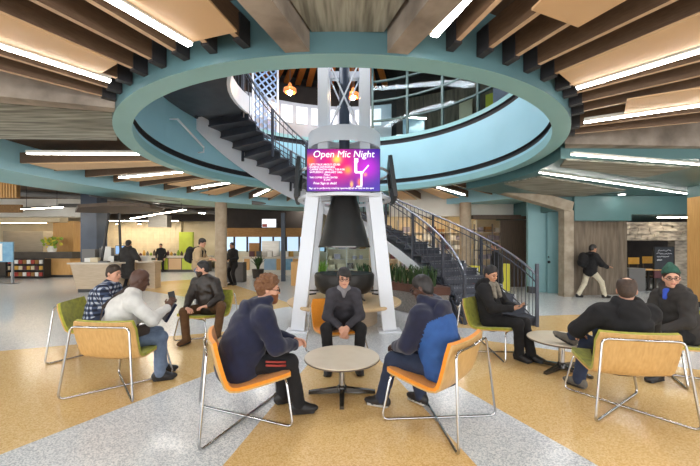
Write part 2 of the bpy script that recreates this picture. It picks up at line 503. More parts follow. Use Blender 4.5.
# copper pendants upstairs
for nm, px, py, d in (('near the stair head', 290, 92, 10.6), ('behind the tower bracing', 353, 97, 10.6)):
    p = Wp(px, py, d)
    pe = thing('pendant_lamp', 'round copper pendant lamp upstairs ' + nm, 'lamp', p, group='copper pendants upstairs')
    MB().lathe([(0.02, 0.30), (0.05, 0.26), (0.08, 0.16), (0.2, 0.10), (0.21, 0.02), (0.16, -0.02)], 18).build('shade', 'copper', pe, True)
    MB().tube([(0, 0, 0.28), (0, 0, 8.2 - p.z)], 0.012, 6).build('cord', 'black_plastic', pe)
    MB().sphere((0, 0, -0.02), 0.08, 10).build('bulb', 'lamp_pend', pe, True)
# linear lamps; two unseen ones are added upstairs to light the opening
def linear_lamp(a, b, w, h, label, m='lamp_white', group=None, rod=None, house='white_paint'):
    a, b = Vector(a), Vector(b); c = (a + b) / 2
    t = thing('ceiling_light', label, 'light', c, group=group)
    d = (b - a).normalized(); n = Vector((-d.y, d.x, 0)) * (w / 2 + 0.012)
    A, B = a - c, b - c
    MB().beam(A + Vector((0, 0, 0.012)), B + Vector((0, 0, 0.012)), w + 0.03, h).build('housing', house, t)
    MB().beam(A, B, w, 0.014).build('diffuser', m, t)
    if rod:
        for q in (0.12, 0.88):
            p = A.lerp(B, q); MB().tube([p + Vector((0, 0, h)), p + Vector((0, 0, rod - c.z))], 0.008, 6).build('rod', 'black_plastic', t)
    return t
linear_lamp(Pol(2.6, 20, 7.9), Pol(2.6, 100, 7.9), 0.3, 0.1, 'long white lamp added out of view high above the round opening, right side', 'lamp_added_up', rod=8.2)
linear_lamp(Pol(2.6, 130, 7.9), Pol(2.6, 220, 7.9), 0.3, 0.1, 'long white lamp added out of view high above the round opening, left side', 'lamp_added_up', rod=8.2)
linear_lamp(Wp(404, 117, 13.4), Wp(426, 124, 13.6).xy.to_3d() + Vector((0, 0, Wp(404, 117, 13.4).z)), 0.08, 0.06, 'slim white lamp behind the upper glazing', 'lamp_far', rod=8.2)

# outer ring beam
mb = MB(); mb.arc([(7.5, Z_CEIL), (7.5, 3.29), (9.3, 3.29), (9.3, Z_CEIL)], 33, 200, 72, mis=[0, 1, 0])
struct('trim_2', mb, ['blue_wall', 'teal'], 'broad teal ring beam carried by the round columns', smooth='auto')

# radial slats
def ring_pts(p, q, z, r0=R_OUT + 0.05, r1=7.35):
    A, B = Fl(p[0], p[1], z), Fl(q[0], q[1], z)
    c = Vector((CX, CY, z)); d = (B - A).normalized()
    if (A - c).length < (B - c).length: A, B = B, A; d = -d     # A outer, B inner, d runs inward
    def hit(r):
        f = A - c; bb = f.dot(d); cc = f.dot(f) - r * r; disc = bb * bb - cc
        return A + d * (-bb - math.sqrt(max(disc, 0)))
    return hit(r0), hit(r1)
def slat(p0, p1, h=0.24, w=0.05):
    c = (p0 + p1) / 2
    mb = MB(); mb.beam(p0 - c, p1 - c, w, h, 0)
    mb.m = [1 if i == 0 else 0 for i in range(len(mb.m))]  # bottom keeps the wood tone; sides use a copy darkened for shade
    s = mb.build('slat', ['fin_wood_shaded', 'fin_edge'], ceiling); s.location = c
    d = (p0 - p1).normalized()
    mb = MB(); mb.beam(p0 - c - d * 0.10 + Vector((0, 0, -0.02)), p0 - c + d * 0.045 + Vector((0, 0, -0.02)), w + 0.03, 0.24)
    k = mb.build('bracket', 'black_gap', ceiling); k.location = c
fins = [((88, 0), (178, 53)), ((32, 0), (154, 61)), ((0, 12), (136, 70)), ((104, 74), (128, 82)), ((0, 55), (112, 89)), ((0, 70), (106, 97)),
        ((210, 14), (241, 41)), ((185, 23), (208, 46)),
        ((499, 0), (454, 45)), ((540, 12), (485, 52)), ((569, 24), (512, 59)), ((675, 0), (532, 68)), ((700, 14), (548, 77)), ((640, 64), (553, 90)),
        ((700, 61), (561, 97)), ((700, 76), (570, 105)), ((623, 103), (578, 112.5)), ((700, 112), (579, 127)), ((700, 122), (574, 134))]
for p, q in fins:
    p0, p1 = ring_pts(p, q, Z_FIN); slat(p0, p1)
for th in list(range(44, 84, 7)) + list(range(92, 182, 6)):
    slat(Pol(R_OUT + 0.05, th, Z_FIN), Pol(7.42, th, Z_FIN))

def plan_poly(pts, z): return [Fl(x, y, z) for x, y in pts]
def ceiling_panel(pts, z, t, mat, name='panel'):
    mb = MB(); P = plan_poly(pts, z)
    a = sum(P[i].x * P[(i + 1) % len(P)].y - P[(i + 1) % len(P)].x * P[i].y for i in range(len(P)))
    if a < 0: P = P[::-1]
    mb.prism(P, z, z + t); return mb.build(name, mat, ceiling)
for pts in ([(-80, -22), (117, 64), (100, 74), (-80, 20)], [(78, -30), (192, 42), (237, 32), (181, -30)],
            [(531.6, 10.3), (578, 27.5), (680, -30), (572, -30)], [(558.6, 73), (574, 86), (760, 26), (760, -11)],
            [(627, 100), (624, 114.6), (760, 94), (760, 79)]):
    ceiling_panel(pts, Z_FIN - 0.022, 0.02, 'tan_panel')
for t0, t1, r0, r1 in ((171, 176, 4.3, 7.2), (157, 162, 4.3, 6.6), (146, 151, 4.3, 6.2), (133, 138, 4.6, 7.0), (117, 121, 4.4, 6.5), (66, 71, 4.3, 7.0), (53, 58, 4.6, 7.2)):
    mb = MB(); mb.arc([(r0, Z_FIN - 0.022), (r1, Z_FIN - 0.022), (r1, Z_FIN - 0.002), (r0, Z_FIN - 0.002)], t0, t1, 4, close=True)
    mb.build('panel', 'tan_panel', ceiling)

def along(p, q, z, ext=0.0):
    A, B = Fl(p[0], p[1], z), Fl(q[0], q[1], z); d = (A - B).normalized()
    return A + d * ext, B
zl = Z_FIN - 0.05
for p, q, e, w, lab in (((0, 47), (110, 82), 1.6, 0.066, 'long white linear light beside the tan panel at upper left'),
                        ((110, 0), (190, 46), 1.2, 0.066, 'long white linear light beside the left concrete beam at the top'),
                        ((467, 0), (434, 37), 1.2, 0.066, 'long white linear light beside the right concrete beam at the top'),
                        ((700, 52), (577, 89), 1.6, 0.066, 'long white linear light under the large tan panel at upper right'),
                        ((700, 106), (584, 123), 1.6, 0.066, 'long white linear light nearest the right concrete beam'),
                        ((28, 154), (148, 154.5), 0, 0.075, 'long white linear light below the board-marked concrete at left'),
                        ((120, 178), (186, 172), 0, 0.085, 'short white linear light above the hanging kiosk canopy'),
                        ((193, 188.5), (230, 183), 0, 0.09, 'short white linear light left of the round column'),
                        ((257, 195), (268, 190), 0.3, 0.09, 'short white linear light behind the left stair flight'),
                        ((464, 195), (438, 187.5), 0, 0.09, 'short white linear light above the far right round column')):
    A, B = along(p, q, zl, e); linear_lamp(A, B, w, 0.05, lab)

# concrete beams at the front of the ceiling
def beam_poly(name, pts, z, h, mat, label=None):
    P = plan_poly(pts, z)
    a = sum(P[i].x * P[(i + 1) % len(P)].y - P[(i + 1) % len(P)].x * P[i].y for i in range(len(P)))
    if a < 0: P = P[::-1]
    mb = MB(); mb.prism(P, z, z + h); return mb.build(name, mat, ceiling)
beam_poly('concrete_beam', [(209, -30), (250, -30), (311, 53.5), (286, 53.5)], 3.39, 0.5, 'concrete')
beam_poly('concrete_beam', [(452, -30), (495, -30), (408, 54.5), (386, 54.5)], 3.39, 0.5, 'concrete')
beam_poly('concrete_panel', [(270, -30), (425, -30), (384, 32), (312, 32)], 3.57, 0.08, 'board_front')
beam_poly('concrete_beam', [(-80, 88), (-80, 96), (115, 112.5), (115, 108)], 3.39, 0.5, 'concrete')
beam_poly('concrete_beam', [(565, 143.6), (820, 149), (820, 155), (565, 150)], 3.39, 0.5, 'concrete')
beam_poly('concrete_panel', [(-80, 98), (115, 113), (117, 140.5), (-80, 138)], 3.55, 0.08, 'board_concrete')

# right bay: teal soffit with concrete panels and two long lights, then a bulkhead
ZB = 3.20
poly = [Pol(4.1, t) for t in range(-14, 36, 4)] + [Vector((5.2, 10.6, 0)), Vector((14, 10.6, 0)), Vector((14, 6.2, 0))]
poly = [poly[-1]] + poly[:-1]
a = sum(poly[i].x * poly[(i + 1) % len(poly)].y - poly[(i + 1) % len(poly)].x * poly[i].y for i in range(len(poly)))
if a < 0: poly = poly[::-1]
mb = MB(); mb.prism(poly, ZB, Z_CEIL)
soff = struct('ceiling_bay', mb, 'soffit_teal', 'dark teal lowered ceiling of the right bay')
def bay_panel(pts, mat, t=0.03):
    P = plan_poly(pts, ZB - t)
    a = sum(P[i].x * P[(i + 1) % len(P)].y - P[(i + 1) % len(P)].x * P[i].y for i in range(len(P)))
    if a < 0: P = P[::-1]
    mb = MB(); mb.prism(P, ZB - t, ZB); return mb.build('concrete_panel', mat, soff)
bay_panel([(566, 160), (690, 168), (643, 178), (560, 167)], 'board_concrete')
bay_panel([(504, 184), (540, 177), (626, 190.5), (604, 193), (562, 200.5)], 'board_concrete')
for p, q, lab in (((572, 155), (705, 165.5), 'upper long white light strip in the teal ceiling at right'), ((540, 173), (687, 194), 'lower long white light strip in the teal ceiling at right')):
    A, B = Fl(*p, ZB - 0.05), Fl(*q, ZB - 0.05); linear_lamp(A, B, 0.034, 0.04, lab)
dl = thing('downlight', 'small round white downlight in the teal bulkhead ceiling', 'light', Fl(638, 206, ZB - 0.015) * 1.0)
dl.location = (8.35, 10.2, ZB - 0.02)
MB().lathe([(0.0, 0), (0.1, 0), (0.12, 0.02), (0.0, 0.02)], 20).build('trim_ring', 'white_paint', dl)
MB().lathe([(0.0, -0.004), (0.08, -0.004), (0.08, 0.0)], 16).build('lens', 'lamp_white', dl)
mb = MB(); mb.prism([(6.6, 10.6), (14, 10.6), (14, 18), (6.6, 18)], 2.75, Z_CEIL)
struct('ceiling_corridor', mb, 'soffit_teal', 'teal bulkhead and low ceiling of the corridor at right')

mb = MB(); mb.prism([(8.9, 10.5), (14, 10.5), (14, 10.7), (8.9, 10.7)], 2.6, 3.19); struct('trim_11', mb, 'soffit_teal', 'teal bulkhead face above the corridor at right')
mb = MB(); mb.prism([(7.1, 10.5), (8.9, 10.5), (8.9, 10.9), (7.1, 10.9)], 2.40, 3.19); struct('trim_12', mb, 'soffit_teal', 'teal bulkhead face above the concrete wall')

# concrete walls at right with lit edge column
def vwall(name, x0, x1, d0, d1, z0, z1, mat, label, th=0.25):
    a, b = Vector(((x0 - 350) / FOC * d0, d0, z0)), Vector(((x1 - 350) / FOC * d1, d1, z0))
    dr = (b - a).normalized(); n = Vector((-dr.y, dr.x, 0)) * th
    mb = MB(); mb.hexa([a, b, b + n, a + n] + [p + Vector((0, 0, z1 - z0)) for p in (a, b, b + n, a + n)])
    return struct(name, mb, mat, label)
vwall('wall_concrete', 572, 627, 10.7, 11.0, 0, 2.42, 'concrete_wall', 'board-marked brown concrete wall beside the walking person')
mb = MB(); mb.box(((567 - 350) / FOC * 10.55, 10.6, 1.36), (0.30, 0.3, 2.72)); 
struct('trim_3', mb, 'concrete_pale', 'pale concrete edge column beside the teal door')
a, b = Wp(470, 184, 9.9), Wp(568.5, 211, 10.6)
mb = MB(); mb.bar(a + Vector((0, 0, 0.15)), b + Vector((0, 0, 0.12)), 0.35, 0.32, (0, 1, 0)); struct('trim_4', mb, 'concrete_pale', 'slanting concrete beam above the teal door')
mb = MB(); mb.hexa([Wp(572, 214, 10.65), Wp(600, 222, 10.65), Wp(600, 222, 10.9), Wp(572, 214, 10.9), Wp(545, 192, 10.65), Wp(600, 192, 10.65), Wp(600, 192, 10.9), Wp(545, 192, 10.9)])
struct('wall_gusset', mb, 'concrete_wall', 'brown concrete gusset wall above the concrete column')
wt = vwall('wall_teal', 528, 566, 11.6, 11.3, 0, 3.4, 'teal_wall', 'plain teal wall with a flush door')
door = MB(); d0 = 11.28
door.hexa([Wp(547.5, 0, d0).xy.to_3d(), Wp(566, 0, d0 - 0.04).xy.to_3d(), Wp(566, 0, d0 + 0.02).xy.to_3d(), Wp(547.5, 0, d0 + 0.06).xy.to_3d()] +
          [p.xy.to_3d() + Vector((0, 0, 3.2)) for p in (Wp(547.5, 0, d0), Wp(566, 0, d0 - 0.04), Wp(566, 0, d0 + 0.02), Wp(547.5, 0, d0 + 0.06))])
dr = struct('door_1', door, 'teal_wall', 'tall flush teal door with a small dark knob')
p = Wp(549, 262, d0 - 0.06); MB().sphere(p, 0.05, 10).build('door_knob', 'black_plastic', dr, True)
p = Wp(548.5, 257, d0 - 0.05); MB().sphere(p, 0.03, 10).build('lock', 'dark_metal', dr, True)
mb = MB(); mb.hexa([Wp(502, 0, 13).xy.to_3d(), Wp(541, 0, 13).xy.to_3d(), Wp(541, 0, 13.3).xy.to_3d(), Wp(502, 0, 13.3).xy.to_3d(),
                    Wp(500, 220, 13), Wp(531, 220, 13), Wp(531, 220, 13.3), Wp(500, 220, 13.3)])
struct('wall_slanted', mb, 'dark_wood', 'dark brown slanted wood wall behind the stair rail')
mb = MB(); mb.box((Wp(508, 0, 12.9).x, 12.9, 2.72), (2.8, 0.2, 0.16)); struct('trim_5', mb, 'dark_wood', 'dark brown header beam above the slanted wall')
mb = MB(); mb.prism([(1.6, 13.4), (7.9, 13.4), (7.9, 13.7), (1.6, 13.7)], 2.8, Z_CEIL); struct('wall_bulkhead', mb, 'white_paint', 'pale bulkhead wall above the shop front')

# outer walls
mb = MB(); mb.box((-4, 25.2, 2), (48, 0.4, 4)); struct('wall_back', mb, 'cream', 'far back wall of the food court')
mb = MB(); mb.box((-25, 9, 2), (0.4, 34, 4)); struct('wall_left', mb, 'cream', 'far left wall')
mb = MB(); mb.box((20, 9, 2), (0.4, 34, 4)); struct('wall_right', mb, 'concrete_wall', 'far right wall')

# columns
def round_column(x, y, r, z1, label):
    mb = MB(); mb.lathe([(r, 0), (r, z1)], 28, (x, y, 0)); o = mb.build('column', 'column', None, True); return tag(o, label, 'column', kind='structure')
round_column(-5.05, 13.0, 0.22, 3.29, 'round tan concrete column left of the stair')
round_column(4.52, 13.0, 0.22, 3.29, 'round tan concrete column behind the right stair rail')
mb = MB(); mb.box((9.5, 8.75, 1.45), (0.72, 0.5, 2.9)); mb.box((9.5, 8.75, 0.07), (0.74, 0.52, 0.14), 0, 1)
tag(mb.build('wood_column', ['oak_post', 'black_plastic']), 'square oak-clad column at the right edge', 'column', kind='structure')
mb = MB(); mb.box((9.5, 8.75, 3.05), (0.72, 0.5, 0.29)); struct('trim_6', mb, 'soffit_teal', 'teal soffit box above the oak column')

# ================================================================ STAIR
RI, RO, RISE, T0 = 2.45, 3.70, 0.1724, -6.0
DEG = 6.1; NST = 28; Z_LAND = 5.0
st = thing('spiral_staircase', 'dark steel spiral staircase with white stringers winding up behind the tower', 'staircase', (CX, CY, 0))
def SP(r, deg, z): a = math.radians(deg); return Vector((r * math.cos(a), r * math.sin(a), z))
def wedge(r0, r1, t0, t1, z0, z1, mi=0, n=2):
    mb = MB(); vs = []
    for i in range(n + 1):
        t = t0 + (t1 - t0) * i / n
        vs += [SP(r0, t, z0), SP(r1, t, z0), SP(r1, t, z1), SP(r0, t, z1)]
    fs = [(3, 2, 1, 0), tuple(4 * n + k for k in range(4))]
    for i in range(n):
        for k in range(4):
            a, b = 4 * i + k, 4 * i + (k + 1) % 4; fs.append((a, b, b + 4, a + 4))
    mb.add(vs, fs, mi); return mb
tm = wedge(RI, RO, 0, DEG + 0.6, -0.04, 0.0).mesh('tread', 'dark_steel')
rm = wedge(RI + 0.02, RO - 0.02, 0, 0.5, -RISE, -0.04).mesh('riser', 'dark_steel')
nm = MB()
for k in range(14):
    p = SP(RI + 0.12 + k * 0.078, -0.12, -0.055); nm.box(p, (0.045, 0.012, 0.014), math.radians(0))
nmesh = nm.mesh('nosing_strip', 'rail_steel')
def ROf(t): return RO + 0.19 * min(max((40 - t) / 46.0, 0), 1)
for i in range(NST):
    ro_ = ROf(T0 + DEG * i)
    pair = ((tm, 'tread'), (rm, 'riser')) if ro_ <= RO else ((wedge(RI, ro_, 0, DEG + 0.6, -0.04, 0.0).mesh('tread', 'dark_steel'), 'tread'), (wedge(RI + 0.02, ro_ - 0.02, 0, 0.5, -RISE, -0.04).mesh('riser', 'dark_steel'), 'riser'))
    for mesh, nmx in pair:
        o = link(nmx, mesh, st, (0, 0, RISE * (i + 1))); o.rotation_euler = (0, 0, math.radians(T0 + DEG * i))
    if i < 14:
        o = link('nosing_strip', nmesh, st, (0, 0, RISE * (i + 1))); o['kind'] = 'stuff'; o.rotation_euler = (0, 0, math.radians(T0 + DEG * i))
def zst(deg): return RISE * (deg - T0) / DEG
def stringer(r_in, t0, t1, lo, hi, name, mat, saw=False):
    mb = MB(); vs = []; fs = []
    pts = []
    t = t0
    n = int((t1 - t0) / DEG * 2)
    for i in range(n + 1):
        t = t0 + (t1 - t0) * i / n
        z = zst(t)
        pts.append((t, max(z + lo, 0), z + hi))
    for t, a, b in pts:
        r = r_in if r_in < 3 else ROf(t) + 0.02
        vs += [SP(r - 0.02, t, a), SP(r + 0.02, t, a), SP(r + 0.02, t, max(b, a + 0.01)), SP(r - 0.02, t, max(b, a + 0.01))]
    fs = [(3, 2, 1, 0), tuple(4 * n + k for k in range(4))]
    for i in range(n):
        for k in range(4):
            a, b = 4 * i + k, 4 * i + (k + 1) % 4; fs.append((a, b, b + 4, a + 4))
    mb.add(vs, fs)
    return mb.build(name, mat, st)
stringer(RO + 0.02, T0, T0 + DEG * NST, -0.40, 0.04, 'stringer', 'white_steel')
for i in range(NST):           # sawtooth plates on the outer stringer
    t = T0 + DEG * i; wedge(ROf(t), ROf(t) + 0.03, t, t + DEG, RISE * i, RISE * (i + 1), n=1).build('sawtooth_plate', 'white_steel', st)
stringer(RI - 0.02, 14, 108, -0.46, -0.17, 'stringer', 'rim_white')
stringer(RI - 0.02, T0, 24, -0.20, -0.02, 'stringer', 'dark_steel')
# pale soffit under the flight
mb = MB(); vs = []; fs = []; n = 60
for i in range(25):
    t = T0 + 20 + (DEG * NST - 20) * i / n; z = zst(t) - 0.27
    vs += [SP(RI, t, z - 0.1), SP(RO, t, z)]
fs = [(2 * i, 2 * i + 1, 2 * i + 3, 2 * i + 2) for i in range(24)]
mb.add(vs, fs); mb.build('soffit', 'white_steel', st)
# landing at the top
T1 = T0 + DEG * NST
wedge(RI - 0.1, 3.79, T1, T1 + 70, Z_LAND - 0.28, Z_LAND, n=10).build('landing', 'dark_steel', st)
wedge(RI - 0.16, RI - 0.1, T1, T1 + 70, Z_LAND - 0.34, Z_LAND + 0.06, n=10).build('landing_edge', 'white_steel', st)
# railings
def rail(r, t0, t1, name_mat, hgt=1.05, step=3.0, mid=True, posts=()):
    pts = []; n = max(4, int((t1 - t0) / 3))
    def zz(t): return min(zst(t), Z_LAND)
    def rr_(t): return r if r < 3 else ROf(t) - 0.03
    for i in range(n + 1):
        t = t0 + (t1 - t0) * i / n; pts.append(SP(rr_(t), t, zz(t) + hgt))
    MB().tube(pts, 0.026, 8).build('handrail', 'rail_steel', st, True)
    for off in (0.10, hgt - 0.16):
        MB().tube([p + Vector((0, 0, off - hgt)) for p in pts], 0.014, 6).build('rail_bar', 'dark_steel', st, True)
    bal = MB().tube([(0, 0, 0.10), (0, 0, hgt)], 0.0085, 5).mesh('baluster', 'dark_steel')
    k = t0 + step / 2
    while k < t1:
        link('baluster', bal, st, SP(rr_(k), k, zz(k))); k += step
    pm = MB().box((0, 0, hgt / 2 - 0.1), (0.055, 0.055, hgt + 0.2)).mesh('post', 'dark_steel')
    for t in posts:
        o = link('post', pm, st, SP(rr_(t), t, max(zz(t), 0.2 if zz(t) < 0.2 else zz(t)))); o.rotation_euler = (0, 0, math.radians(t))
        if zz(t) < 0.2: o.location.z = 0.2
rail(RO - 0.03, T0 - 1.5, T1, 'rail', step=2.0, posts=(T0 - 1.2, 22, 46, 70, 94, 118, 142, 166))
rail(RI + 0.03, T0 - 1.5, T1 + 66, 'rail', step=3.0, posts=(T0 - 1, 20, 44, 68, 92, 116, 140, 164, 188, 212, 228))
# white wall rail with brackets beside the stair head
wr = thing('wall_rail', 'thin white rail bracketed off the blue wall left of the stair', 'rail', (0, 0, 0))
A, B = Pol(3.62, 178, 4.35), Pol(3.62, 163, 4.02)
wr.location = A
MB().tube([A - A, B - A], 0.025, 8).build('rail_tube', 'white_steel', wr, True)
MB().tube([B - A, B - A + Vector((0, 0, -0.12)), Pol(3.79, 163, 3.9) - A], 0.018, 6).build('rail_bracket', 'white_steel', wr, True)
MB().tube([A - A, Vector((-0.17, 0, 0))], 0.018, 6).build('rail_bracket', 'white_steel', wr, True)
# ================================================================ TOWER
tw = thing('display_tower', 'white steel tower with a black cone hood standing in the round opening', 'tower', (CX, CY, 0))
for sx in (-1, 1):
    for sy in (-1, 1):
        mb = MB(); mb.bar((sx * 0.86, sy * 0.82, 0.03), (sx * 0.60, sy * 0.58, 2.62), 0.25, 0.2, (1, 0, 0)); lg = mb.build('leg', 'white_steel', tw)
        mb = MB(); mb.box((sx * 0.86, sy * 0.82, 0.015), (0.42, 0.34, 0.03)); mb.build('foot_plate', 'white_steel', lg)
        mb = MB(); mb.box((sx * 0.42, sy * 0.40, 4.35), (0.2, 0.2, 3.5)); mb.build('upper_post', 'white_steel', tw)
MB().lathe([(0.88, 2.54), (0.98, 2.54), (0.98, 2.60), (0.88, 2.60), (0.88, 2.54)], 48).build('ring_band', 'white_steel', tw, 'auto')
MB().lathe([(0.92, 3.10), (0.955, 3.10), (0.955, 3.14), (0.92, 3.14), (0.92, 3.10)], 48).build('ring_band', 'white_steel', tw, 'auto')
MB().lathe([(0.74, 3.62), (0.76, 3.62), (0.76, 3.92), (0.40, 3.92), (0.40, 3.90), (0.74, 3.90), (0.74, 3.62)], 48).build('drum', 'white_steel', tw, 'auto')
for z in (3.3, 3.42):
    MB().lathe([(0.55, z), (0.60, z), (0.60, z + 0.03), (0.55, z + 0.03), (0.55, z)], 36).build('inner_ring', 'white_steel', tw, 'auto')
MB().lathe([(0.11, 2.5), (0.11, 6.1)], 20, cap=True).build('flue', 'navy_column', tw, True)
for sx in (-1, 1):      # cross bracing, front and rear
    for y in (-0.40, 0.40):
        br = MB().tube([(sx * 0.33, y, 3.88), (-sx * 0.33, y, 5.35)], 0.018, 8).build('brace_rod', 'white_steel', tw, True)
        MB().tube([(sx * 0.10, y, 4.4), (sx * 0.17, y, 4.24)], 0.034, 8).build('turnbuckle', 'white_steel', br, True)
for y in (-0.4, 0.4):
    MB().box((0, y, 5.42), (1.04, 0.16, 0.14)).build('cross_beam', 'white_steel', tw)
for x in (-0.42, 0.42):
    MB().box((x, 0, 5.42), (0.16, 0.64, 0.14)).build('cross_beam', 'white_steel', tw)
cone = MB().lathe([(0.10, 2.74), (0.255, 2.70), (0.27, 2.60), (0.36, 2.28), (0.455, 1.93), (0.55, 1.575), (0.535, 1.575), (0.44, 1.93), (0.34, 2.28), (0.2, 2.68)], 48).build('hood', 'black_steel', tw, 'auto')
MB().lathe([(0.535, 1.57), (0.555, 1.57), (0.555, 1.60), (0.535, 1.60), (0.535, 1.57)], 40).build('hood_rim', 'dark_metal', cone, 'auto')
MB().lathe([(0.52, 1.02), (0.52, 1.575)], 40).build('glass_cylinder', 'glass', tw, True)
MB().lathe([(0.0, 0.98), (0.56, 1.0), (0.61, 1.03), (0.635, 0.99), (0.625, 0.78), (0.58, 0.70), (0.50, 0.62), (0.0, 0.60)], 48).build('basin', 'black_steel', tw, 'auto')
MB().lathe([(0.0, 0.44), (0.42, 0.44), (0.42, 0.62), (0.0, 0.62)], 32).build('plinth', 'steel', tw, 'auto')
MB().lathe([(0.70, 0.0), (0.70, 0.40), (0.66, 0.40), (0.66, 0.0)], 40).build('bench_base', 'kiosk_laminate', tw, 'auto')
MB().lathe([(0.42, 0.40), (1.18, 0.40), (1.20, 0.42), (1.20, 0.45), (1.18, 0.465), (0.42, 0.465), (0.42, 0.40)], 56).build('bench_top', 'oak_h', tw, 'auto')
for a in range(0, 360, 45):
    r = math.radians(a + 22)
    MB().bar((0.62 * math.cos(r), 0.62 * math.sin(r), 0.62), (1.05 * math.cos(r), 1.05 * math.sin(r), 0.60), 0.03, 0.02, (0, 0, 1)).build('fire_guard_bar', 'black_steel', tw)

# display screens on the tower
def screen_material():
    m = bpy.data.materials.new('stage_poster'); m.use_nodes = True
    nt = m.node_tree; b = nt.nodes['Principled BSDF']
    tc = nt.nodes.new('ShaderNodeTexCoord'); sp = nt.nodes.new('ShaderNodeSeparateXYZ')
    nt.links.new(tc.outputs['Object'], sp.inputs[0])
    x, z = sp.outputs[0], sp.outputs[2]
    def blob(cx, cz, s, w=1.0):
        dx = mnode(nt, 'MULTIPLY', mnode(nt, 'SUBTRACT', x, cx), w); dz = mnode(nt, 'SUBTRACT', z, cz)
        d2 = mnode(nt, 'ADD', mnode(nt, 'MULTIPLY', dx, dx), mnode(nt, 'MULTIPLY', dz, dz))
        return mnode(nt, 'POWER', 2.718, mnode(nt, 'MULTIPLY', d2, -1.0 / (s * s)))
    def addc(prev, f, col):
        mx = nt.nodes.new('ShaderNodeMix'); mx.data_type = 'RGBA'
        nt.links.new(f, mx.inputs[0]); 
        if isinstance(prev, tuple): mx.inputs[6].default_value = prev
        else: nt.links.new(prev, mx.inputs[6])
        mx.inputs[7].default_value = lin(col); return mx.outputs[2]
    c = addc(lin('2b1a8c'), blob(-0.12, 0.1, 0.32, 0.8), 'e01060')
    c = addc(c, blob(0.42, 0.05, 0.2), 'b41fc0')
    c = addc(c, blob(-0.6, 0.17, 0.1), 'f06030')
    c = addc(c, blob(-0.12, 0.2, 0.07), 'ffd050')
    c = addc(c, blob(0.08, 0.0, 0.06, 1.0), 'ff9a40')
    c = addc(c, blob(-0.35, -0.15, 0.2), 'a0208c')
    c = addc(c, blob(0.30, -0.22, 0.06, 1.6), 'ff7a50')
    c = addc(c, blob(0.40, -0.08, 0.03), 'ff8a70')
    c = addc(c, blob(0.15, -0.26, 0.05, 2.0), 'ffb060')
    nt.links.new(c, b.inputs['Emission Color']); nt.links.new(c, b.inputs['Base Color'])
    b.inputs['Emission Strength'].default_value = 0.25; b.inputs['Roughness'].default_value = 0.3
    MATS['stage_poster'] = m
screen_material()
M('screen_text', 'ffffff', emit=0.33)
def display(loc, rz, tilt, label, w=1.33, h=0.77, full=True):
    t = thing('display_screen', label, 'screen', loc, rz)
    t.rotation_euler = (tilt, 0, rz)
    MB().box((0, 0.045, 0), (w + 0.02, 0.07, h + 0.02)).build('casing', 'black_plastic', t)
    MB().box((0, 0.10, 0), (0.3, 0.05, 0.3)).build('mount', 'black_steel', t)
    s = MB().box((0, 0.006, 0), (w, 0.01, h)).build('screen', 'stage_poster' if full else 'black_plastic', t)
    if full:
        lines = [('Open Mic Night', 0, 0.235, 0.172, 'CENTER', 0.15), ("LET'S TALK ABOUT ISSUES", -0.62, 0.085, 0.048, 'LEFT', 0), ('RAISING AWARENESS', -0.62, 0.04, 0.048, 'LEFT', 0),
                 ('CARRIE SHOW HALL 7:00-9:00', -0.62, -0.005, 0.048, 'LEFT', 0), ('SATURDAY, JANUARY 24th', -0.62, -0.055, 0.05, 'LEFT', 0), ('7:00pm', -0.36, -0.10, 0.04, 'LEFT', 0),
                 ('THE COFFEE CLUB CENTER', -0.62, -0.15, 0.042, 'LEFT', 0), ('& CAFE', -0.36, -0.19, 0.038, 'LEFT', 0), ('Free Sign at desk!', -0.55, -0.26, 0.06, 'LEFT', 0.1),
                 ('Sign up to perform by emailing openmic@hall to reserve the spot', -0.63, -0.345, 0.0445, 'LEFT', 0)]
        for body, x, z, size, al, sh in lines:
            o = link('lettering', text_mesh(body, size, 'screen_text', al, 0.001, sh), s, (x, -0.004, z)); o.rotation_euler = (PI / 2, 0, 0)
        mic = MB()   # pale microphone and stand on the picture
        mic.box((0.225, 0.0, 0.06), (0.05, 0.004, 0.20)); mic.box((0.235, 0.0, 0.18), (0.07, 0.004, 0.07)); mic.box((0.29, 0.0, -0.04), (0.15, 0.004, 0.035), 0)
        mic.box((0.33, 0.0, -0.17), (0.03, 0.004, 0.24)); mic.bar((0.36, 0, -0.03), (0.46, 0, 0.09), 0.02, 0.004, (0, 0, 1)); mic.box((0.29, 0.0, -0.3), (0.10, 0.004, 0.02))
        mic.build('microphone_picture', 'screen_text', s)
    return t
display((CX, CY - 0.99, 2.99), 0, 0, 'large screen on the tower showing the pink and purple open mic poster')
display((CX + 1.04, CY - 0.08, 2.95), math.radians(85), math.radians(-8), 'dark screen seen edge-on at the right of the tower', full=False)
display((CX - 1.04, CY + 0.1, 2.97), math.radians(-83), math.radians(-4), 'dark screen seen edge-on at the left of the tower', full=False)

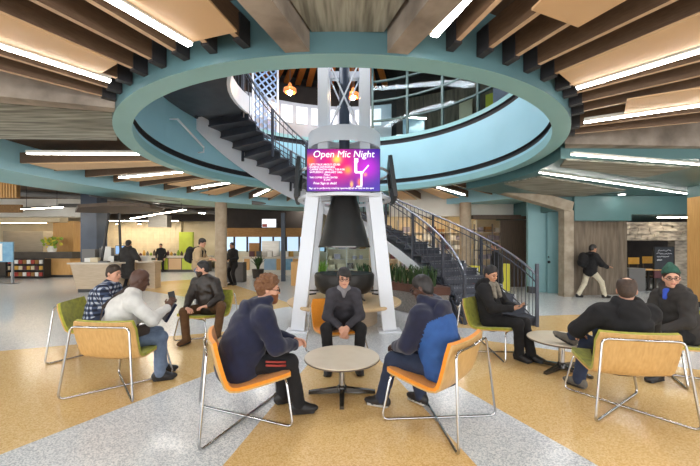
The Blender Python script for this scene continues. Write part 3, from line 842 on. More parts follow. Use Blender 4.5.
# planter under the stair
pl = thing('planter', 'curved granite planter with a brown rim under the right stair flight', 'planter', (CX, CY, 0))
wedge(1.75, 2.35, 8, 82, 0, 0.5, n=14).build('granite_base', 'granite', pl)
wedge(1.72, 2.38, 8, 82, 0.5, 0.68, n=14).build('rim', 'planter_brown', pl)
def blades(n, hgt, spread, seed, w=0.05):
    rnd = random.Random(seed); mb = MB()
    for k in range(n):
        a = rnd.uniform(0, 2 * PI); b = rnd.uniform(0, 0.05); hh = hgt * rnd.uniform(0.6, 1.0); tl = rnd.uniform(0, spread)
        base = Vector((b * math.cos(a), b * math.sin(a), 0)); out = Vector((math.cos(a), math.sin(a), 0)); side = Vector((-out.y, out.x, 0))
        vs = []
        for q, ww in ((0, 0.6), (0.35, 1.0), (0.75, 0.7), (1.0, 0.05)):
            c = base + out * tl * q * q + Vector((0, 0, hh * q))
            vs += [c - side * w / 2 * ww - out * 0.008, c + side * w / 2 * ww - out * 0.008, c + out * 0.012]
        fs = [(0, 2, 1)]
        for i in range(3):
            for j in range(3):
                p, q2 = 3 * i + j, 3 * i + (j + 1) % 3; fs.append((p, q2, q2 + 3, p + 3))
        mb.add(vs, fs)
    return mb
n = 0
for row, r in enumerate((1.86, 2.12)):
    for ti, th in enumerate(range(12, 80, 5)):
        p = Pol(r, th + row * 2.5, 0.66)
        o = blades(9, 0.50, 0.10, n * 7 + 3).build('snake_plant', 'leaf'); o.location = p; n += 1
        tag(o, 'dark green snake plant, %s from the right in the %s row of the granite planter' % (ORD[ti], ('front', 'rear')[row]), 'plant', 'snake plants in the curved planter')
for px, py, d, m, lab in ((322, 271, 8.9, 'leaf_lime', 'small light green plant behind the tower basin at left'), (268, 0, 0, None, None)):
    if m is None: continue
    p = Wp(px, py, d)
    t = thing('potted_plant', lab, 'plant', (p.x, p.y, 0))
    MB().lathe([(0.0, 0), (0.16, 0), (0.22, 0.6), (0.2, 0.6), (0.0, 0.56)], 20).build('pot', 'granite', t, 'auto')
    o = blades(22, 0.7, 0.35, 99, 0.09).build('foliage', m, t); o.location = (0, 0, 0.55)

# ================================================================ CHAIRS AND TABLES
PROF = [(-0.335, 0.800), (-0.315, 0.715), (-0.285, 0.60), (-0.255, 0.50), (-0.225, 0.425), (-0.18, 0.385), (-0.11, 0.372), (0.0, 0.382), (0.14, 0.402), (0.28, 0.425), (0.345, 0.428)]
def shell_mesh(off0, off1, wtop, wseat, name, mat, lip=0.0):
    n = len(PROF); m = 9; vs = []; fs = []
    def nrm(i):
        a = PROF[max(i - 1, 0)]; b = PROF[min(i + 1, n - 1)]
        d = Vector((b[0] - a[0], b[1] - a[1])).normalized(); return Vector((-d.y, d.x)) if True else d
    for side, off in ((0, off0), (1, off1)):
        for i in range(n):
            t = i / (n - 1); w = (wtop * (1 - t) + wseat * t) / 2
            if i == 0 or i == n - 1: w -= 0.03
            nn = nrm(i)
            for j in range(m):
                u = -1 + 2 * j / (m - 1)
                curve = 0.028 * u * u * (1 - 0.5 * t)
                y = PROF[i][0] + nn.x * (off + curve); z = PROF[i][1] + nn.y * (off + curve)
                if i == 0: z += lip * side
                vs.append((u * w, y, z))
    N = n * m
    for i in range(n - 1):
        for j in range(m - 1):
            a = i * m + j; fs.append((a, a + 1, a + m + 1, a + m)); b = N + a; fs.append((b, b + m, b + m + 1, b + 1))
    for i in range(n - 1):
        for j in (0, m - 1):
            a = i * m + j; q = (a, a + m, N + a + m, N + a); fs.append(q if j == 0 else q[::-1])
    for j in range(m - 1):
        for i in (0, n - 1):
            a = i * m + j; q = (a, N + a, N + a + 1, a + 1); fs.append(q if i == 0 else q[::-1])
    mb = MB(); mb.add(vs, fs); return mb.mesh(name, mat, 'auto')
SHELL = shell_mesh(-0.014, 0.0, 0.70, 0.62, 'shell', 'oak')
CUSH = {k: shell_mesh(0.001, 0.03, 0.70, 0.62, 'cushion', k, 0.006) for k in ('fabric_orange', 'fabric_green')}
def frame_mesh(s):
    pts = [(0.0, -0.365, 0.755), (s * 0.325, -0.350, 0.755), (s * 0.41, -0.41, 0.012), (-s * 0.36, 0.345, 0.012), (-s * 0.275, 0.305, 0.405), (-s * 0.05, 0.29, 0.402)]
    return MB().tube(fillet(pts, 0.06, 5), 0.0115, 8).mesh('rod_frame', 'chrome', True)
FR = [frame_mesh(1), frame_mesh(-1)]
def facing(dx, dy): return math.atan2(dy, dx) - PI / 2
def chair(x, y, f, fab, label):
    t = thing('lounge_chair', label, 'chair', (x, y, 0), facing(*f), 'rod-frame lounge chairs')
    link('shell', SHELL, t); link('cushion', CUSH[fab], t)
    for q in FR: link('rod_frame', q, t)
    return t
chair(-0.96, 3.10, (0.914, 0.405), 'fabric_orange', 'orange lounge chair holding the bearded person in the navy hoodie')
chair(0.789, 3.083, (-0.745, 0.667), 'fabric_orange', 'orange lounge chair with pale wood back under the blue jacket')
chair(-2.575, 3.80, (0.08, 1.0), 'fabric_green', 'oak-backed lounge chair nearest the left edge, seen from behind')
chair(2.69, 3.32, (0.185, 0.983), 'fabric_green', 'oak-backed lounge chair seen from behind under the black hoodie at right')
chair(2.15, 4.98, (0.65, -0.76), 'fabric_green', 'green lounge chair at the foot of the stair')
chair(-0.16, 4.74, (0.30, -0.95), 'fabric_orange', 'orange lounge chair facing the camera in front of the tower')
chair(-2.50, 5.75, (-0.35, -0.94), 'fabric_green', 'green lounge chair under the dark leather jacket')
chair(-3.80, 4.95, (0.95, 0.25), 'fabric_green', 'green lounge chair under the plaid shirt')
chair(3.95, 4.10, (-0.95, -0.3), 'fabric_green', 'green lounge chair at the right edge under the green knit cap')

def round_table(x, y, h, r, arm, rz, label):
    t = thing('round_table', label, 'table', (x, y, 0), rz)
    tt = MB().lathe([(0, h - 0.026), (r - 0.01, h - 0.026), (r, h - 0.018), (r, h - 0.005), (r - 0.004, h), (0, h)], 56).build('tabletop', 'table_top', t, 'auto')
    MB().lathe([(r - 0.012, h - 0.028), (r + 0.001, h - 0.019), (r + 0.001, h - 0.008), (r - 0.012, h - 0.027)], 56).build('edge_band', 'table_edge', tt, 'auto')
    MB().lathe([(0.036, 0.05), (0.036, h - 0.03)], 20).build('pedestal', 'chrome', t, True)
    MB().lathe([(0.0, h - 0.045), (0.13, h - 0.04), (0.13, h - 0.027), (0, h - 0.027)], 24).build('mounting_plate', 'dark_metal', t, 'auto')
    hb = MB().lathe([(0.06, 0.03), (0.055, 0.08), (0.036, 0.1)], 20).build('hub', 'dark_metal', t, True)
    for k in range(4):
        a = PI / 2 * k; d = Vector((math.cos(a), math.sin(a), 0)); n2 = Vector((-d.y, d.x, 0))
        mb = MB(); A, B = d * 0.03, d * arm
        mb.hexa([A - n2 * 0.03 + Vector((0, 0, 0.02)), B - n2 * 0.022 + Vector((0, 0, 0.004)), B + n2 * 0.022 + Vector((0, 0, 0.004)), A + n2 * 0.03 + Vector((0, 0, 0.02)),
                 A - n2 * 0.028 + Vector((0, 0, 0.075)), B - n2 * 0.018 + Vector((0, 0, 0.035)), B + n2 * 0.018 + Vector((0, 0, 0.035)), A + n2 * 0.028 + Vector((0, 0, 0.075))])
        mb.build('base_arm', 'dark_metal', hb)
    return t
round_table(-0.087, 3.60, 0.407, 0.405, 0.36, 0.02, 'low round beige table between the two orange chairs')
round_table(2.74, 4.30, 0.407, 0.40, 0.36, 0.5, 'low round beige table at right with a shoe resting on it')
# ================================================================ PEOPLE (smooth implicit bodies meshed on a grid)
V = lambda *a: np.array(a, dtype=np.float32)
def nrmz(v): return v / (np.linalg.norm(v) + 1e-9)

class Field:
    def __init__(self): self.p = []
    def cap(self, a, b, r1, r2, mi=0, k=0.03): self.p.append(('c', np.float32(a), np.float32(b), r1, r2, mi, k)); return self
    def ell(self, c, r, ax=None, mi=0, k=0.03):
        self.p.append(('e', np.float32(c), np.float32(r), np.eye(3, dtype=np.float32) if ax is None else np.float32(ax), mi, k)); return self
    def ecap(self, a, b, ra, rb, side, mi=0, k=0.03): self.p.append(('t', np.float32(a), np.float32(b), np.float32(ra), np.float32(rb), nrmz(np.float32(side)), mi, k)); return self
    def bounds(self):
        lo, hi = [], []
        for q in self.p:
            if q[0] == 'c': r = max(q[3], q[4]); lo += [np.minimum(q[1], q[2]) - r]; hi += [np.maximum(q[1], q[2]) + r]
            elif q[0] == 'e': r = q[2].max(); lo += [q[1] - r]; hi += [q[1] + r]
            else: r = max(q[3].max(), q[4].max()); lo += [np.minimum(q[1], q[2]) - r]; hi += [np.maximum(q[1], q[2]) + r]
        return lo, hi
    def mesh(self, vox, cuts=(), wrinkle=0.0):
        lo, hi = self.bounds()
        o = np.min(lo, 0) - 3 * vox; n = np.ceil((np.max(hi, 0) + 3 * vox - o) / vox).astype(int) + 1
        v = np.full(n, 1.0, np.float32); lab = np.zeros(n, np.int8); best = np.full(n, 9.0, np.float32)
        ax = [o[i] + vox * np.arange(n[i], dtype=np.float32) for i in range(3)]
        for q, l, h in zip(self.p, lo, hi):
            mg = 0.05 + 2 * vox
            i0 = np.maximum(((l - mg - o) / vox).astype(int), 0); i1 = np.minimum(np.ceil((h + mg - o) / vox).astype(int) + 1, n)
            sl = tuple(slice(i0[i], i1[i]) for i in range(3))
            X, Y, Z = np.meshgrid(ax[0][sl[0]], ax[1][sl[1]], ax[2][sl[2]], indexing='ij')
            mi, k = q[-2], q[-1]
            if q[0] == 'c':
                a, b = q[1], q[2]; ab = b - a; L = float(ab @ ab) + 1e-9
                t = np.clip(((X - a[0]) * ab[0] + (Y - a[1]) * ab[1] + (Z - a[2]) * ab[2]) / L, 0, 1)
                d = np.sqrt((X - a[0] - t * ab[0]) ** 2 + (Y - a[1] - t * ab[1]) ** 2 + (Z - a[2] - t * ab[2]) ** 2) - (q[3] + (q[4] - q[3]) * t)
            elif q[0] == 'e':
                c, r, A = q[1], q[2], q[3]
                P = np.stack([X - c[0], Y - c[1], Z - c[2]], -1) @ A.T
                s = np.sqrt(((P / r) ** 2).sum(-1)); s2 = np.sqrt(((P / (r * r)) ** 2).sum(-1)) + 1e-6
                d = s * (s - 1) / s2
            else:
                a, b = q[1], q[2]; ab = b - a; L = float(ab @ ab) + 1e-9; ex = q[5] - ab * float(q[5] @ ab) / L; ex = nrmz(ex); ey = nrmz(np.cross(ab, ex))
                ez = ab / math.sqrt(L); ln = math.sqrt(L)
                PX, PY, PZ = X - a[0], Y - a[1], Z - a[2]
                u = PX * ex[0] + PY * ex[1] + PZ * ex[2]; w = PX * ey[0] + PY * ey[1] + PZ * ey[2]; h_ = PX * ez[0] + PY * ez[1] + PZ * ez[2]
                t = np.clip(h_ / ln, 0, 1); rx = q[3][0] + (q[4][0] - q[3][0]) * t; ry = q[3][1] + (q[4][1] - q[3][1]) * t
                e = h_ - t * ln
                s = np.sqrt((u / rx) ** 2 + (w / ry) ** 2 + (e / np.minimum(rx, ry)) ** 2)
                d = (s - 1) * np.minimum(rx, ry)
            d = d.astype(np.float32)
            cur = v[sl]; hh = np.maximum(k - np.abs(cur - d), 0) / k
            v[sl] = np.minimum(cur, d) - hh * hh * k * 0.25
            bb = best[sl]; m = d < bb; bb[m] = d[m]; lab[sl][m] = mi
        if wrinkle or cuts:
            X, Y, Z = np.meshgrid(*ax, indexing='ij')
            if wrinkle: v = v + wrinkle * (np.sin(X * 31 + np.sin(Z * 19) * 2) * np.sin(Z * 43 + np.sin(Y * 23) * 2) + 0.6 * np.sin(Y * 57 + Z * 37 + np.sin(X * 29) * 2))
            for f in cuts: v = np.maximum(v, f(X, Y, Z))
        return nets(v, o, vox, lab)

def nets(v, o, vox, lab):
    s = v < 0
    cnt = np.zeros([x - 1 for x in v.shape], np.int8)
    offs = [(i, j, k) for i in (0, 1) for j in (0, 1) for k in (0, 1)]
    N = cnt.shape
    for i, j, k in offs: cnt += s[i:i + N[0], j:j + N[1], k:k + N[2]]
    ii = np.argwhere((cnt > 0) & (cnt < 8))
    idx = np.full(N, -1, np.int32); idx[ii[:, 0], ii[:, 1], ii[:, 2]] = np.arange(len(ii))
    val = {f: v[ii[:, 0] + f[0], ii[:, 1] + f[1], ii[:, 2] + f[2]] for f in offs}
    acc = np.zeros((len(ii), 3), np.float64); num = np.zeros(len(ii))
    for ax in range(3):
        for f in offs:
            if f[ax]: continue
            g = list(f); g[ax] = 1; g = tuple(g)
            a, b = val[f], val[g]; m = (a < 0) != (b < 0)
            t = np.where(m, a / np.where(m, a - b, 1), 0)
            p = np.zeros((len(ii), 3)); p[:] = f; p[:, ax] = t
            acc[m] += p[m]; num[m] += 1
    vs = (ii + acc / np.maximum(num, 1)[:, None]) * vox + o
    quads, mats = [], []
    for ax in range(3):
        e1, e2 = [(1, 2), (2, 0), (0, 1)][ax]
        a = s; sl0 = [slice(None)] * 3; sl1 = [slice(None)] * 3; sl0[ax] = slice(0, -1); sl1[ax] = slice(1, None)
        A, B = s[tuple(sl0)], s[tuple(sl1)]
        pp = np.argwhere(A != B)
        ok = (pp[:, e1] > 0) & (pp[:, e2] > 0) & (pp[:, e1] < N[e1]) & (pp[:, e2] < N[e2])
        pp = pp[ok]
        inside = A[pp[:, 0], pp[:, 1], pp[:, 2]]
        d1 = np.zeros(3, int); d1[e1] = 1; d2 = np.zeros(3, int); d2[e2] = 1
        g = lambda q: idx[q[:, 0], q[:, 1], q[:, 2]]
        q = np.stack([g(pp - d1 - d2), g(pp - d2), g(pp), g(pp - d1)], 1)
        q[~inside] = q[~inside][:, ::-1]
        good = (q >= 0).all(1)
        quads.append(q[good]); mats.append(lab[pp[good][:, 0], pp[good][:, 1], pp[good][:, 2]])
    return vs, np.concatenate(quads), np.concatenate(mats)

def to_mesh(name, chunks, mats):
    vs, fs, ms, o = [], [], [], 0
    for v, f, m in chunks: vs.append(v); fs.append(f + o); ms.append(m); o += len(v)
    vs = np.concatenate(vs); fs = np.concatenate(fs); ms = np.concatenate(ms)
    me = bpy.data.meshes.new(name)
    me.vertices.add(len(vs)); me.vertices.foreach_set('co', vs.astype(np.float32).ravel())
    me.loops.add(len(fs) * 4); me.loops.foreach_set('vertex_index', fs.astype(np.int32).ravel())
    me.polygons.add(len(fs)); me.polygons.foreach_set('loop_start', np.arange(0, len(fs) * 4, 4, dtype=np.int32))
    me.polygons.foreach_set('loop_total', np.full(len(fs), 4, dtype=np.int32))
    for x in mats: me.materials.append(MATS[x])
    me.polygons.foreach_set('material_index', ms.astype(np.int32))
    me.polygons.foreach_set('use_smooth', np.ones(len(fs), bool))
    me.update(calc_edges=True); me.validate()
    return me

def ik(a, b, l1, l2, pole):
    d = b - a; L = np.linalg.norm(d); 
    if L > (l1 + l2) * 0.995: b = a + d / L * (l1 + l2) * 0.995; d = b - a; L = np.linalg.norm(d)
    x = (l1 * l1 - l2 * l2 + L * L) / (2 * L); h = math.sqrt(max(l1 * l1 - x * x, 0)); u = d / L
    p = pole - u * (pole @ u); p = nrmz(p)
    return a + u * x + p * h, b

def rotz(v, a): c, s = math.cos(a), math.sin(a); return V(v[0] * c - v[1] * s, v[0] * s + v[1] * c, v[2])

def hand_field(F, w, d, palm, side, curl, mi=0, sc=1.0):
    """w wrist, d finger direction, palm = palm normal, side = towards the thumb"""
    d = nrmz(d); palm = nrmz(palm - d * (palm @ d)); s = nrmz(np.cross(d, palm)); 
    if s @ side < 0: s = -s
    F.ell(w + d * 0.05 * sc, V(0.041, 0.05, 0.019) * sc, np.stack([s, d, palm]), mi, 0.012)
    F.cap(w - d * 0.03 * sc, w + d * 0.02 * sc, 0.026 * sc, 0.028 * sc, mi, 0.02)
    for i, ln in enumerate((0.9, 1.0, 0.95, 0.76)):
        b = w + d * 0.085 * sc + s * (0.029 - 0.0195 * i) * sc
        dd = d + s * (0.12 - 0.08 * i); c = curl + 0.06 * i
        p = b
        for L, cc in ((0.042, c * 0.6), (0.027, c * 1.25), (0.022, c * 1.7)):
            q = p + nrmz(dd * math.cos(cc) + palm * math.sin(cc)) * L * ln * sc
            F.cap(p, q, 0.0088 * sc, 0.0080 * sc, mi, 0.006); p = q
    b = w + d * 0.025 * sc + s * 0.032 * sc; q = b + nrmz(s * 0.75 + d * 0.7 + palm * 0.35) * 0.042 * sc; q2 = q + nrmz(d * 0.9 + s * 0.15 + palm * 0.45) * 0.03 * sc
    F.cap(b, q, 0.012 * sc, 0.010 * sc, mi, 0.01); F.cap(q, q2, 0.0098 * sc, 0.0085 * sc, mi, 0.006)

def person(label, loc, face, look, P):
    """P: pose and clothing dictionary in the person's own frame, +y forward, +x right"""
    g = P.get; sc = g('scale', 1.0); fine = g('fine', True)
    t = thing('person', label, 'person', loc, facing(*face), g('group'))
    t.scale = (sc, sc, sc)
    pel = V(*g('pel', (0, -0.07, 0.545))); lean = g('lean', 0.1); sl = g('side', 0.0); tw_ = g('twist', 0.0); hunch = g('hunch', 0.03)
    tv = nrmz(V(math.sin(sl), math.sin(lean), math.cos(lean)))
    R = rotz(V(1, 0, 0), tw_); Fw = rotz(V(0, 1, 0), tw_)
    bul = g('bulk', 1.0)
    waist = pel + tv * 0.14; chest = pel + tv * 0.34 - Fw * 0.0; nb = pel + tv * 0.52 + Fw * hunch
    shw = g('shw', 0.175)
    S = {'l': nb - tv * 0.085 - R * shw, 'r': nb - tv * 0.085 + R * shw}
    hy, hp, hr = g('head', (0, 0, 0)); HF = rotz(V(0, math.cos(hp), math.sin(hp)), tw_ + hy); HR = rotz(V(math.cos(hr), 0, -math.sin(hr)), tw_ + hy); HU = nrmz(np.cross(HR, HF)); HR = nrmz(np.cross(HF, HU))
    hc = nb + nrmz(tv + V(0, 0, 1.0)) * 0.055 + HU * 0.10 + HF * 0.035
    H = np.stack([HR, HF, HU])
    def hp_(r, f, u): return hc + HR * r + HF * f + HU * u
    Wd, El, Hd = {}, {}, {}
    for s, sg in (('l', -1), ('r', 1)):
        w = V(*g('w' + s, (sg * 0.16, 0.3, 0.62)))
        pole = V(*g('ep' + s, (sg * 0.8, -0.5, -0.7)))
        El[s], Wd[s] = ik(S[s], w, 0.29, 0.265, pole)
        Hd[s] = nrmz(V(*g('h' + s)) if g('h' + s) else (Wd[s] - El[s]))
    hip = {s: pel + R * sg * 0.095 * 1.0 + V(0, 0, -0.03) for s, sg in (('l', -1), ('r', 1))}
    An, Kn, Td = {}, {}, {}
    for s, sg in (('l', -1), ('r', 1)):
        a = V(*g('f' + s, (sg * 0.13, 0.40, 0.095)))
        Kn[s], An[s] = ik(hip[s], a, g('thigh', 0.44), g('shin', 0.43), V(*g('kp' + s, (sg * 0.15, 0.6, 1.0))))
        Td[s] = nrmz(V(*g('t' + s, (sg * 0.15, 1, -0.05))))
    skin = g('skin', 'skin_pale')
    # ---- body
    vox = 0.014 if fine else 0.02
    B = Field()
    B.ecap(pel, waist, (0.15, 0.115), (0.135, 0.105), R, 0, 0.05); B.ecap(waist, chest, (0.135, 0.105), (0.155, 0.11), R, 0, 0.05)
    B.cap(chest, nb, 0.10, 0.07, 0, 0.05); B.cap(S['l'], S['r'], 0.055, 0.055, 0, 0.05)
    for s in 'lr':
        B.cap(S[s], El[s], 0.05, 0.04, 0); B.cap(El[s], Wd[s], 0.038, 0.027, 0)
        B.cap(hip[s], Kn[s], 0.08, 0.055, 0, 0.04); B.cap(Kn[s], An[s], 0.053, 0.038, 0); B.cap(An[s], An[s] + Td[s] * 0.09 - V(0, 0, 0.05), 0.034, 0.024, 0)
    B.cap(nb - tv * 0.02, hp_(0, -0.015, -0.06), 0.058, 0.052, 0)
    ch = [B.mesh(vox)]
    hd = Field()
    hd.ell(hp_(0, -0.012, 0.03), (0.074, 0.094, 0.092), H, 0); hd.ell(hp_(0, 0.022, -0.045), (0.058, 0.068, 0.078), H, 0, 0.04)
    hd.ell(hp_(0, 0.064, -0.100), (0.026, 0.022, 0.018), H, 0, 0.03); hd.cap(hp_(0, 0.086, 0.008), hp_(0, 0.106, -0.032), 0.008, 0.0125, 0, 0.015)
    hd.ell(hp_(0, 0.078, 0.02), (0.048, 0.012, 0.010), H, 0, 0.02); hd.ell(hp_(0, 0.083, -0.066), (0.023, 0.010, 0.0075), H, 1, 0.008)
    for sg in (-1, 1):
        hd.ell(hp_(sg * 0.076, -0.012, -0.012), (0.010, 0.02, 0.031), H, 0, 0.01); hd.ell(hp_(sg * 0.038, 0.062, -0.03), (0.022, 0.02, 0.022), H, 0, 0.02)
    hd.cap(hp_(0, -0.03, -0.05), nb - tv * 0.01, 0.052, 0.058, 0, 0.03)
    ch.append(hd.mesh(0.0065 if fine else 0.012))
    for s, sg in (('l', -1), ('r', 1)):
        hf = Field(); pm = V(*g('p' + s, (0, 0, -1))); sd = V(*g('s' + s, (-sg, 0, 0.2)))
        hand_field(hf, Wd[s] + Hd[s] * 0.01, Hd[s], pm, sd, g('curl', 0.5)); ch.append(hf.mesh(0.0055 if fine else 0.009))
    body = link('body', to_mesh('body', ch, [skin, 'lip']), t)
    # ---- eyes and brows
    for sg in (-1, 1):
        e = MB(); e.sphere(hp_(sg * 0.030, 0.082, -0.004), (0.0105, 0.0105, 0.0075), 10); e.build('eye', 'eye', t, True)
        if g('brow', True):
            e = MB(); e.tube([hp_(sg * 0.014, 0.093, 0.021), hp_(sg * 0.032, 0.090, 0.026), hp_(sg * 0.048, 0.076, 0.021)], [0.004, 0.005, 0.003], 6); e.build('eyebrow', g('hairm', 'hair_black'), t, True)
    # ---- hair
    hm = g('hairm', 'hair_black'); st_ = g('hair', 'short')
    hv = 0.0075 if fine else 0.013
    hx = lambda X, Y, Z: ((X - hc[0]) * HR[0] + (Y - hc[1]) * HR[1] + (Z - hc[2]) * HR[2], (X - hc[0]) * HF[0] + (Y - hc[1]) * HF[1] + (Z - hc[2]) * HF[2], (X - hc[0]) * HU[0] + (Y - hc[1]) * HU[1] + (Z - hc[2]) * HU[2])
    hl = g('hairline', 0.0)
    def cut_face(X, Y, Z):
        r, f, u = hx(X, Y, Z); return np.maximum((1.05 * f - u - 0.022 + hl) / 1.45, np.where(f > 0.072, (0.064 - u), -1.0)).astype(np.float32)
    th = g('hairt', 0.012)
    if st_ in ('short', 'curly', 'buzz', 'fringe', 'balding'):
        q = Field(); q.ell(hp_(0, -0.014, 0.024), (0.074 + th * 0.5, 0.095 + th * 0.55, 0.094 + th * 0.4), H, 0, 0.03); q.ell(hp_(0, -0.008, 0.058), (0.066 + th * 0.7, 0.086 + th * 0.6, 0.070 + th * 0.8), H, 0, 0.03); q.ell(hp_(0, -0.055, -0.03), (0.058 + th * 0.4, 0.045 + th * 0.4, 0.06), H, 0, 0.03)
        if st_ == 'curly':
            rnd = random.Random(4)
            for k in range(70):
                a, b = rnd.uniform(0, 2 * PI), rnd.uniform(-0.45, 1.0); c = math.sqrt(1 - min(b * b, 1))
                q.ell(hp_(math.cos(a) * c * 0.088, math.sin(a) * c * 0.108 - 0.014, b * 0.105 + 0.03), (0.022, 0.022, 0.02), H, 0, 0.008)
        cuts = [cut_face]
        if st_ == 'fringe':
            q.ell(hp_(0.02, 0.070, 0.055), (0.060, 0.030, 0.032), H, 0, 0.02); q.ell(hp_(-0.074, 0.03, 0.0), (0.014, 0.035, 0.05), H, 0, 0.015); q.ell(hp_(0.074, 0.03, 0.0), (0.014, 0.035, 0.05), H, 0, 0.015)
            def cut2(X, Y, Z):
                r, f, u = hx(X, Y, Z); return np.maximum(np.minimum(np.minimum(f - 0.045, 0.032 + 0.25 * r - u), 0.062 - np.abs(r) + 0.02), (0.95 * f - u - 0.065) * 0.6).astype(np.float32)
            cuts = [cut2]
        if st_ == 'balding':
            def cut3(X, Y, Z):
                r, f, u = hx(X, Y, Z); return (0.062 - np.sqrt(r * r + (f + 0.02) ** 2 + ((u - 0.125) * 1.0) ** 2)).astype(np.float32)
            cuts.append(cut3)
        link('hair', to_mesh('hair', [q.mesh(hv, cuts)], [hm]), t)
    if g('beard'):
        q = Field(); q.ell(hp_(0, 0.030, -0.066), (0.063, 0.074, 0.070), H, 0); q.ell(hp_(0, 0.066, -0.115), (0.04, 0.035, 0.03), H, 0)
        def cutb(X, Y, Z):
            r, f, u = hx(X, Y, Z); return np.maximum(u + 0.045 - 0.5 * np.abs(r) , 0.0 - f + 0.0).astype(np.float32)
        link('beard', to_mesh('beard', [q.mesh(hv, [cutb])], [g('beardm', 'beard_red')]), t)
    if g('cap'):
        q = Field(); q.ell(hp_(0, -0.018, 0.048), (0.089, 0.108, 0.10), H, 0)
        if g('cap') == 'beanie': q.cap(hp_(0, -0.03, 0.12), hp_(0, -0.05, 0.16), 0.05, 0.03, 0, 0.05)
        else: q.ell(hp_(0, 0.12, 0.052), (0.065, 0.055, 0.010), H, 0, 0.01)
        lim = g('caplim', 0.03)
        def cutc(X, Y, Z):
            r, f, u = hx(X, Y, Z); return (lim + 0.25 * f - u).astype(np.float32)
        link('knit_cap' if g('cap') == 'beanie' else 'cap', to_mesh('cap', [q.mesh(hv, [cutc])], [g('capm', 'beanie')]), t)
    if g('glasses'):
        gm = MB()
        for sg in (-1, 1):
            c = hp_(sg * 0.033, 0.101, -0.004); pts = []
            for k in range(13):
                a = 2 * PI * k / 12; pts.append(Vector(c + HR * 0.025 * math.cos(a) + HU * 0.017 * math.sin(a)))
            gm.tube(pts, 0.0035, 5, cap=False); gm.tube([Vector(c + HR * sg * 0.025), Vector(hp_(sg * 0.08, 0.06, 0.0)), Vector(hp_(sg * 0.083, -0.01, 0.0))], 0.003, 5)
        gm.tube([Vector(hp_(-0.009, 0.105, 0)), Vector(hp_(0.009, 0.105, 0))], 0.0035, 5)
        gm.build('glasses', 'glass_frame', t, True)
    # ---- upper clothing
    top = g('top'); tm_ = g('topm', ['cloth_navy']); x_ = g('puff', 0.0); arm_mi = g('arm_mi', 0); sh_mi = g('sh_mi', 0)
    J = Field(); b1 = 0.0 + x_
    low = pel - tv * g('hem', 0.03)
    J.ecap(low, waist, V(0.178, 0.15) * bul + b1, V(0.168, 0.14) * bul + b1, R, 0, 0.05); J.ecap(waist, chest, V(0.168, 0.14) * bul + b1, V(0.185, 0.138) + b1, R, 0, 0.05)
    J.ecap(chest, nb - tv * 0.05, V(0.185, 0.138) + b1, V(0.13, 0.088) + b1 * 0.6, R, sh_mi, 0.05)
    J.cap(S['l'] + tv * -0.005, S['r'] + tv * -0.005, 0.068 + b1, 0.068 + b1, sh_mi, 0.05)
    for s in 'lr':
        J.cap(S[s], nb + tv * 0.0, 0.062 + b1 * 0.7, 0.066, sh_mi, 0.04)
        J.cap(S[s], El[s], 0.072 + b1, 0.060 + b1, arm_mi, 0.035); J.cap(El[s], Wd[s] - (Wd[s] - El[s]) * 0.04, 0.058 + b1, 0.040 + b1 * 0.7, arm_mi, 0.03)
    if g('hood'):
        J.ell(nb - Fw * (0.115 + b1 * 0.7) - tv * 0.06, (0.14, 0.065, 0.11), np.stack([R, Fw, tv]), sh_mi, 0.015)
        for k in range(7):
            a0, a1 = PI * 0.88 + PI * 1.24 * k / 7, PI * 0.88 + PI * 1.24 * (k + 1) / 7
            q0 = nb + R * math.cos(a0) * 0.088 + Fw * (math.sin(a0) * 0.092 + 0.0) + tv * (0.045 + 0.03 * math.sin(a0)); q1 = nb + R * math.cos(a1) * 0.088 + Fw * (math.sin(a1) * 0.092 + 0.0) + tv * (0.045 + 0.03 * math.sin(a1))
            J.cap(q0, q1, 0.038, 0.038, sh_mi, 0.03)
        for sg in (-1, 1): J.cap(nb + R * sg * 0.085 + Fw * 0.02 + tv * 0.04, nb + Fw * 0.075 + R * sg * 0.035 - tv * 0.05, 0.033, 0.026, sh_mi, 0.03)
    else:
        for k in range(8):
            a0, a1 = 2 * PI * k / 8, 2 * PI * (k + 1) / 8
            J.cap(nb + (R * math.cos(a0) * 0.066 + Fw * (math.sin(a0) * 0.062 - 0.005)) + tv * 0.008, nb + (R * math.cos(a1) * 0.066 + Fw * (math.sin(a1) * 0.062 - 0.005)) + tv * 0.008, 0.019, 0.019, sh_mi, 0.02)
    jv = 0.0115 if fine else 0.019
    jm = J.mesh(jv, wrinkle=0.0035 if fine else 0.0)
    if g('split') is not None:
        fc = jm[0][jm[1]].mean(1); hh = (fc - pel) @ tv + 0.35 * ((fc - pel) @ Fw)
        jm = (jm[0], jm[1], np.where((hh > g('split')) | (jm[2] == 2), 1, 0).astype(np.int8))
    link(top, to_mesh(top, [jm], tm_), t)
    if g('scarf'):
        q = Field()
        for k in range(8):
            a0, a1 = 2 * PI * k / 8, 2 * PI * (k + 1) / 8
            q.cap(nb + R * math.cos(a0) * 0.09 + Fw * (math.sin(a0) * 0.085 + 0.01) + tv * 0.0, nb + R * math.cos(a1) * 0.09 + Fw * (math.sin(a1) * 0.085 + 0.01) + tv * 0.0, 0.036, 0.036, 0, 0.02)
        for sg in (-1, 1): q.cap(nb + Fw * 0.10 + R * sg * 0.06 - tv * 0.02, chest + Fw * 0.155 + R * sg * 0.07, 0.035, 0.04, 0, 0.02)
        link('scarf', to_mesh('scarf', [q.mesh(0.011, wrinkle=0.004)], [g('scarf')]), t)
    if g('shirt'):
        q = Field(); q.ecap(nb + Fw * 0.07 - tv * 0.01, nb - tv * 0.10 + Fw * (0.100 + b1), (0.045, 0.03), (0.018, 0.03), R, 0); q.cap(nb + Fw * 0.02 + R * -0.05 + tv * 0.02, nb + Fw * 0.02 + R * 0.05 + tv * 0.02, 0.04, 0.04, 0)
        link('shirt_front', to_mesh('shirt_front', [q.mesh(0.010)], [g('shirt')]), t)
    # ---- trousers
    T = Field()
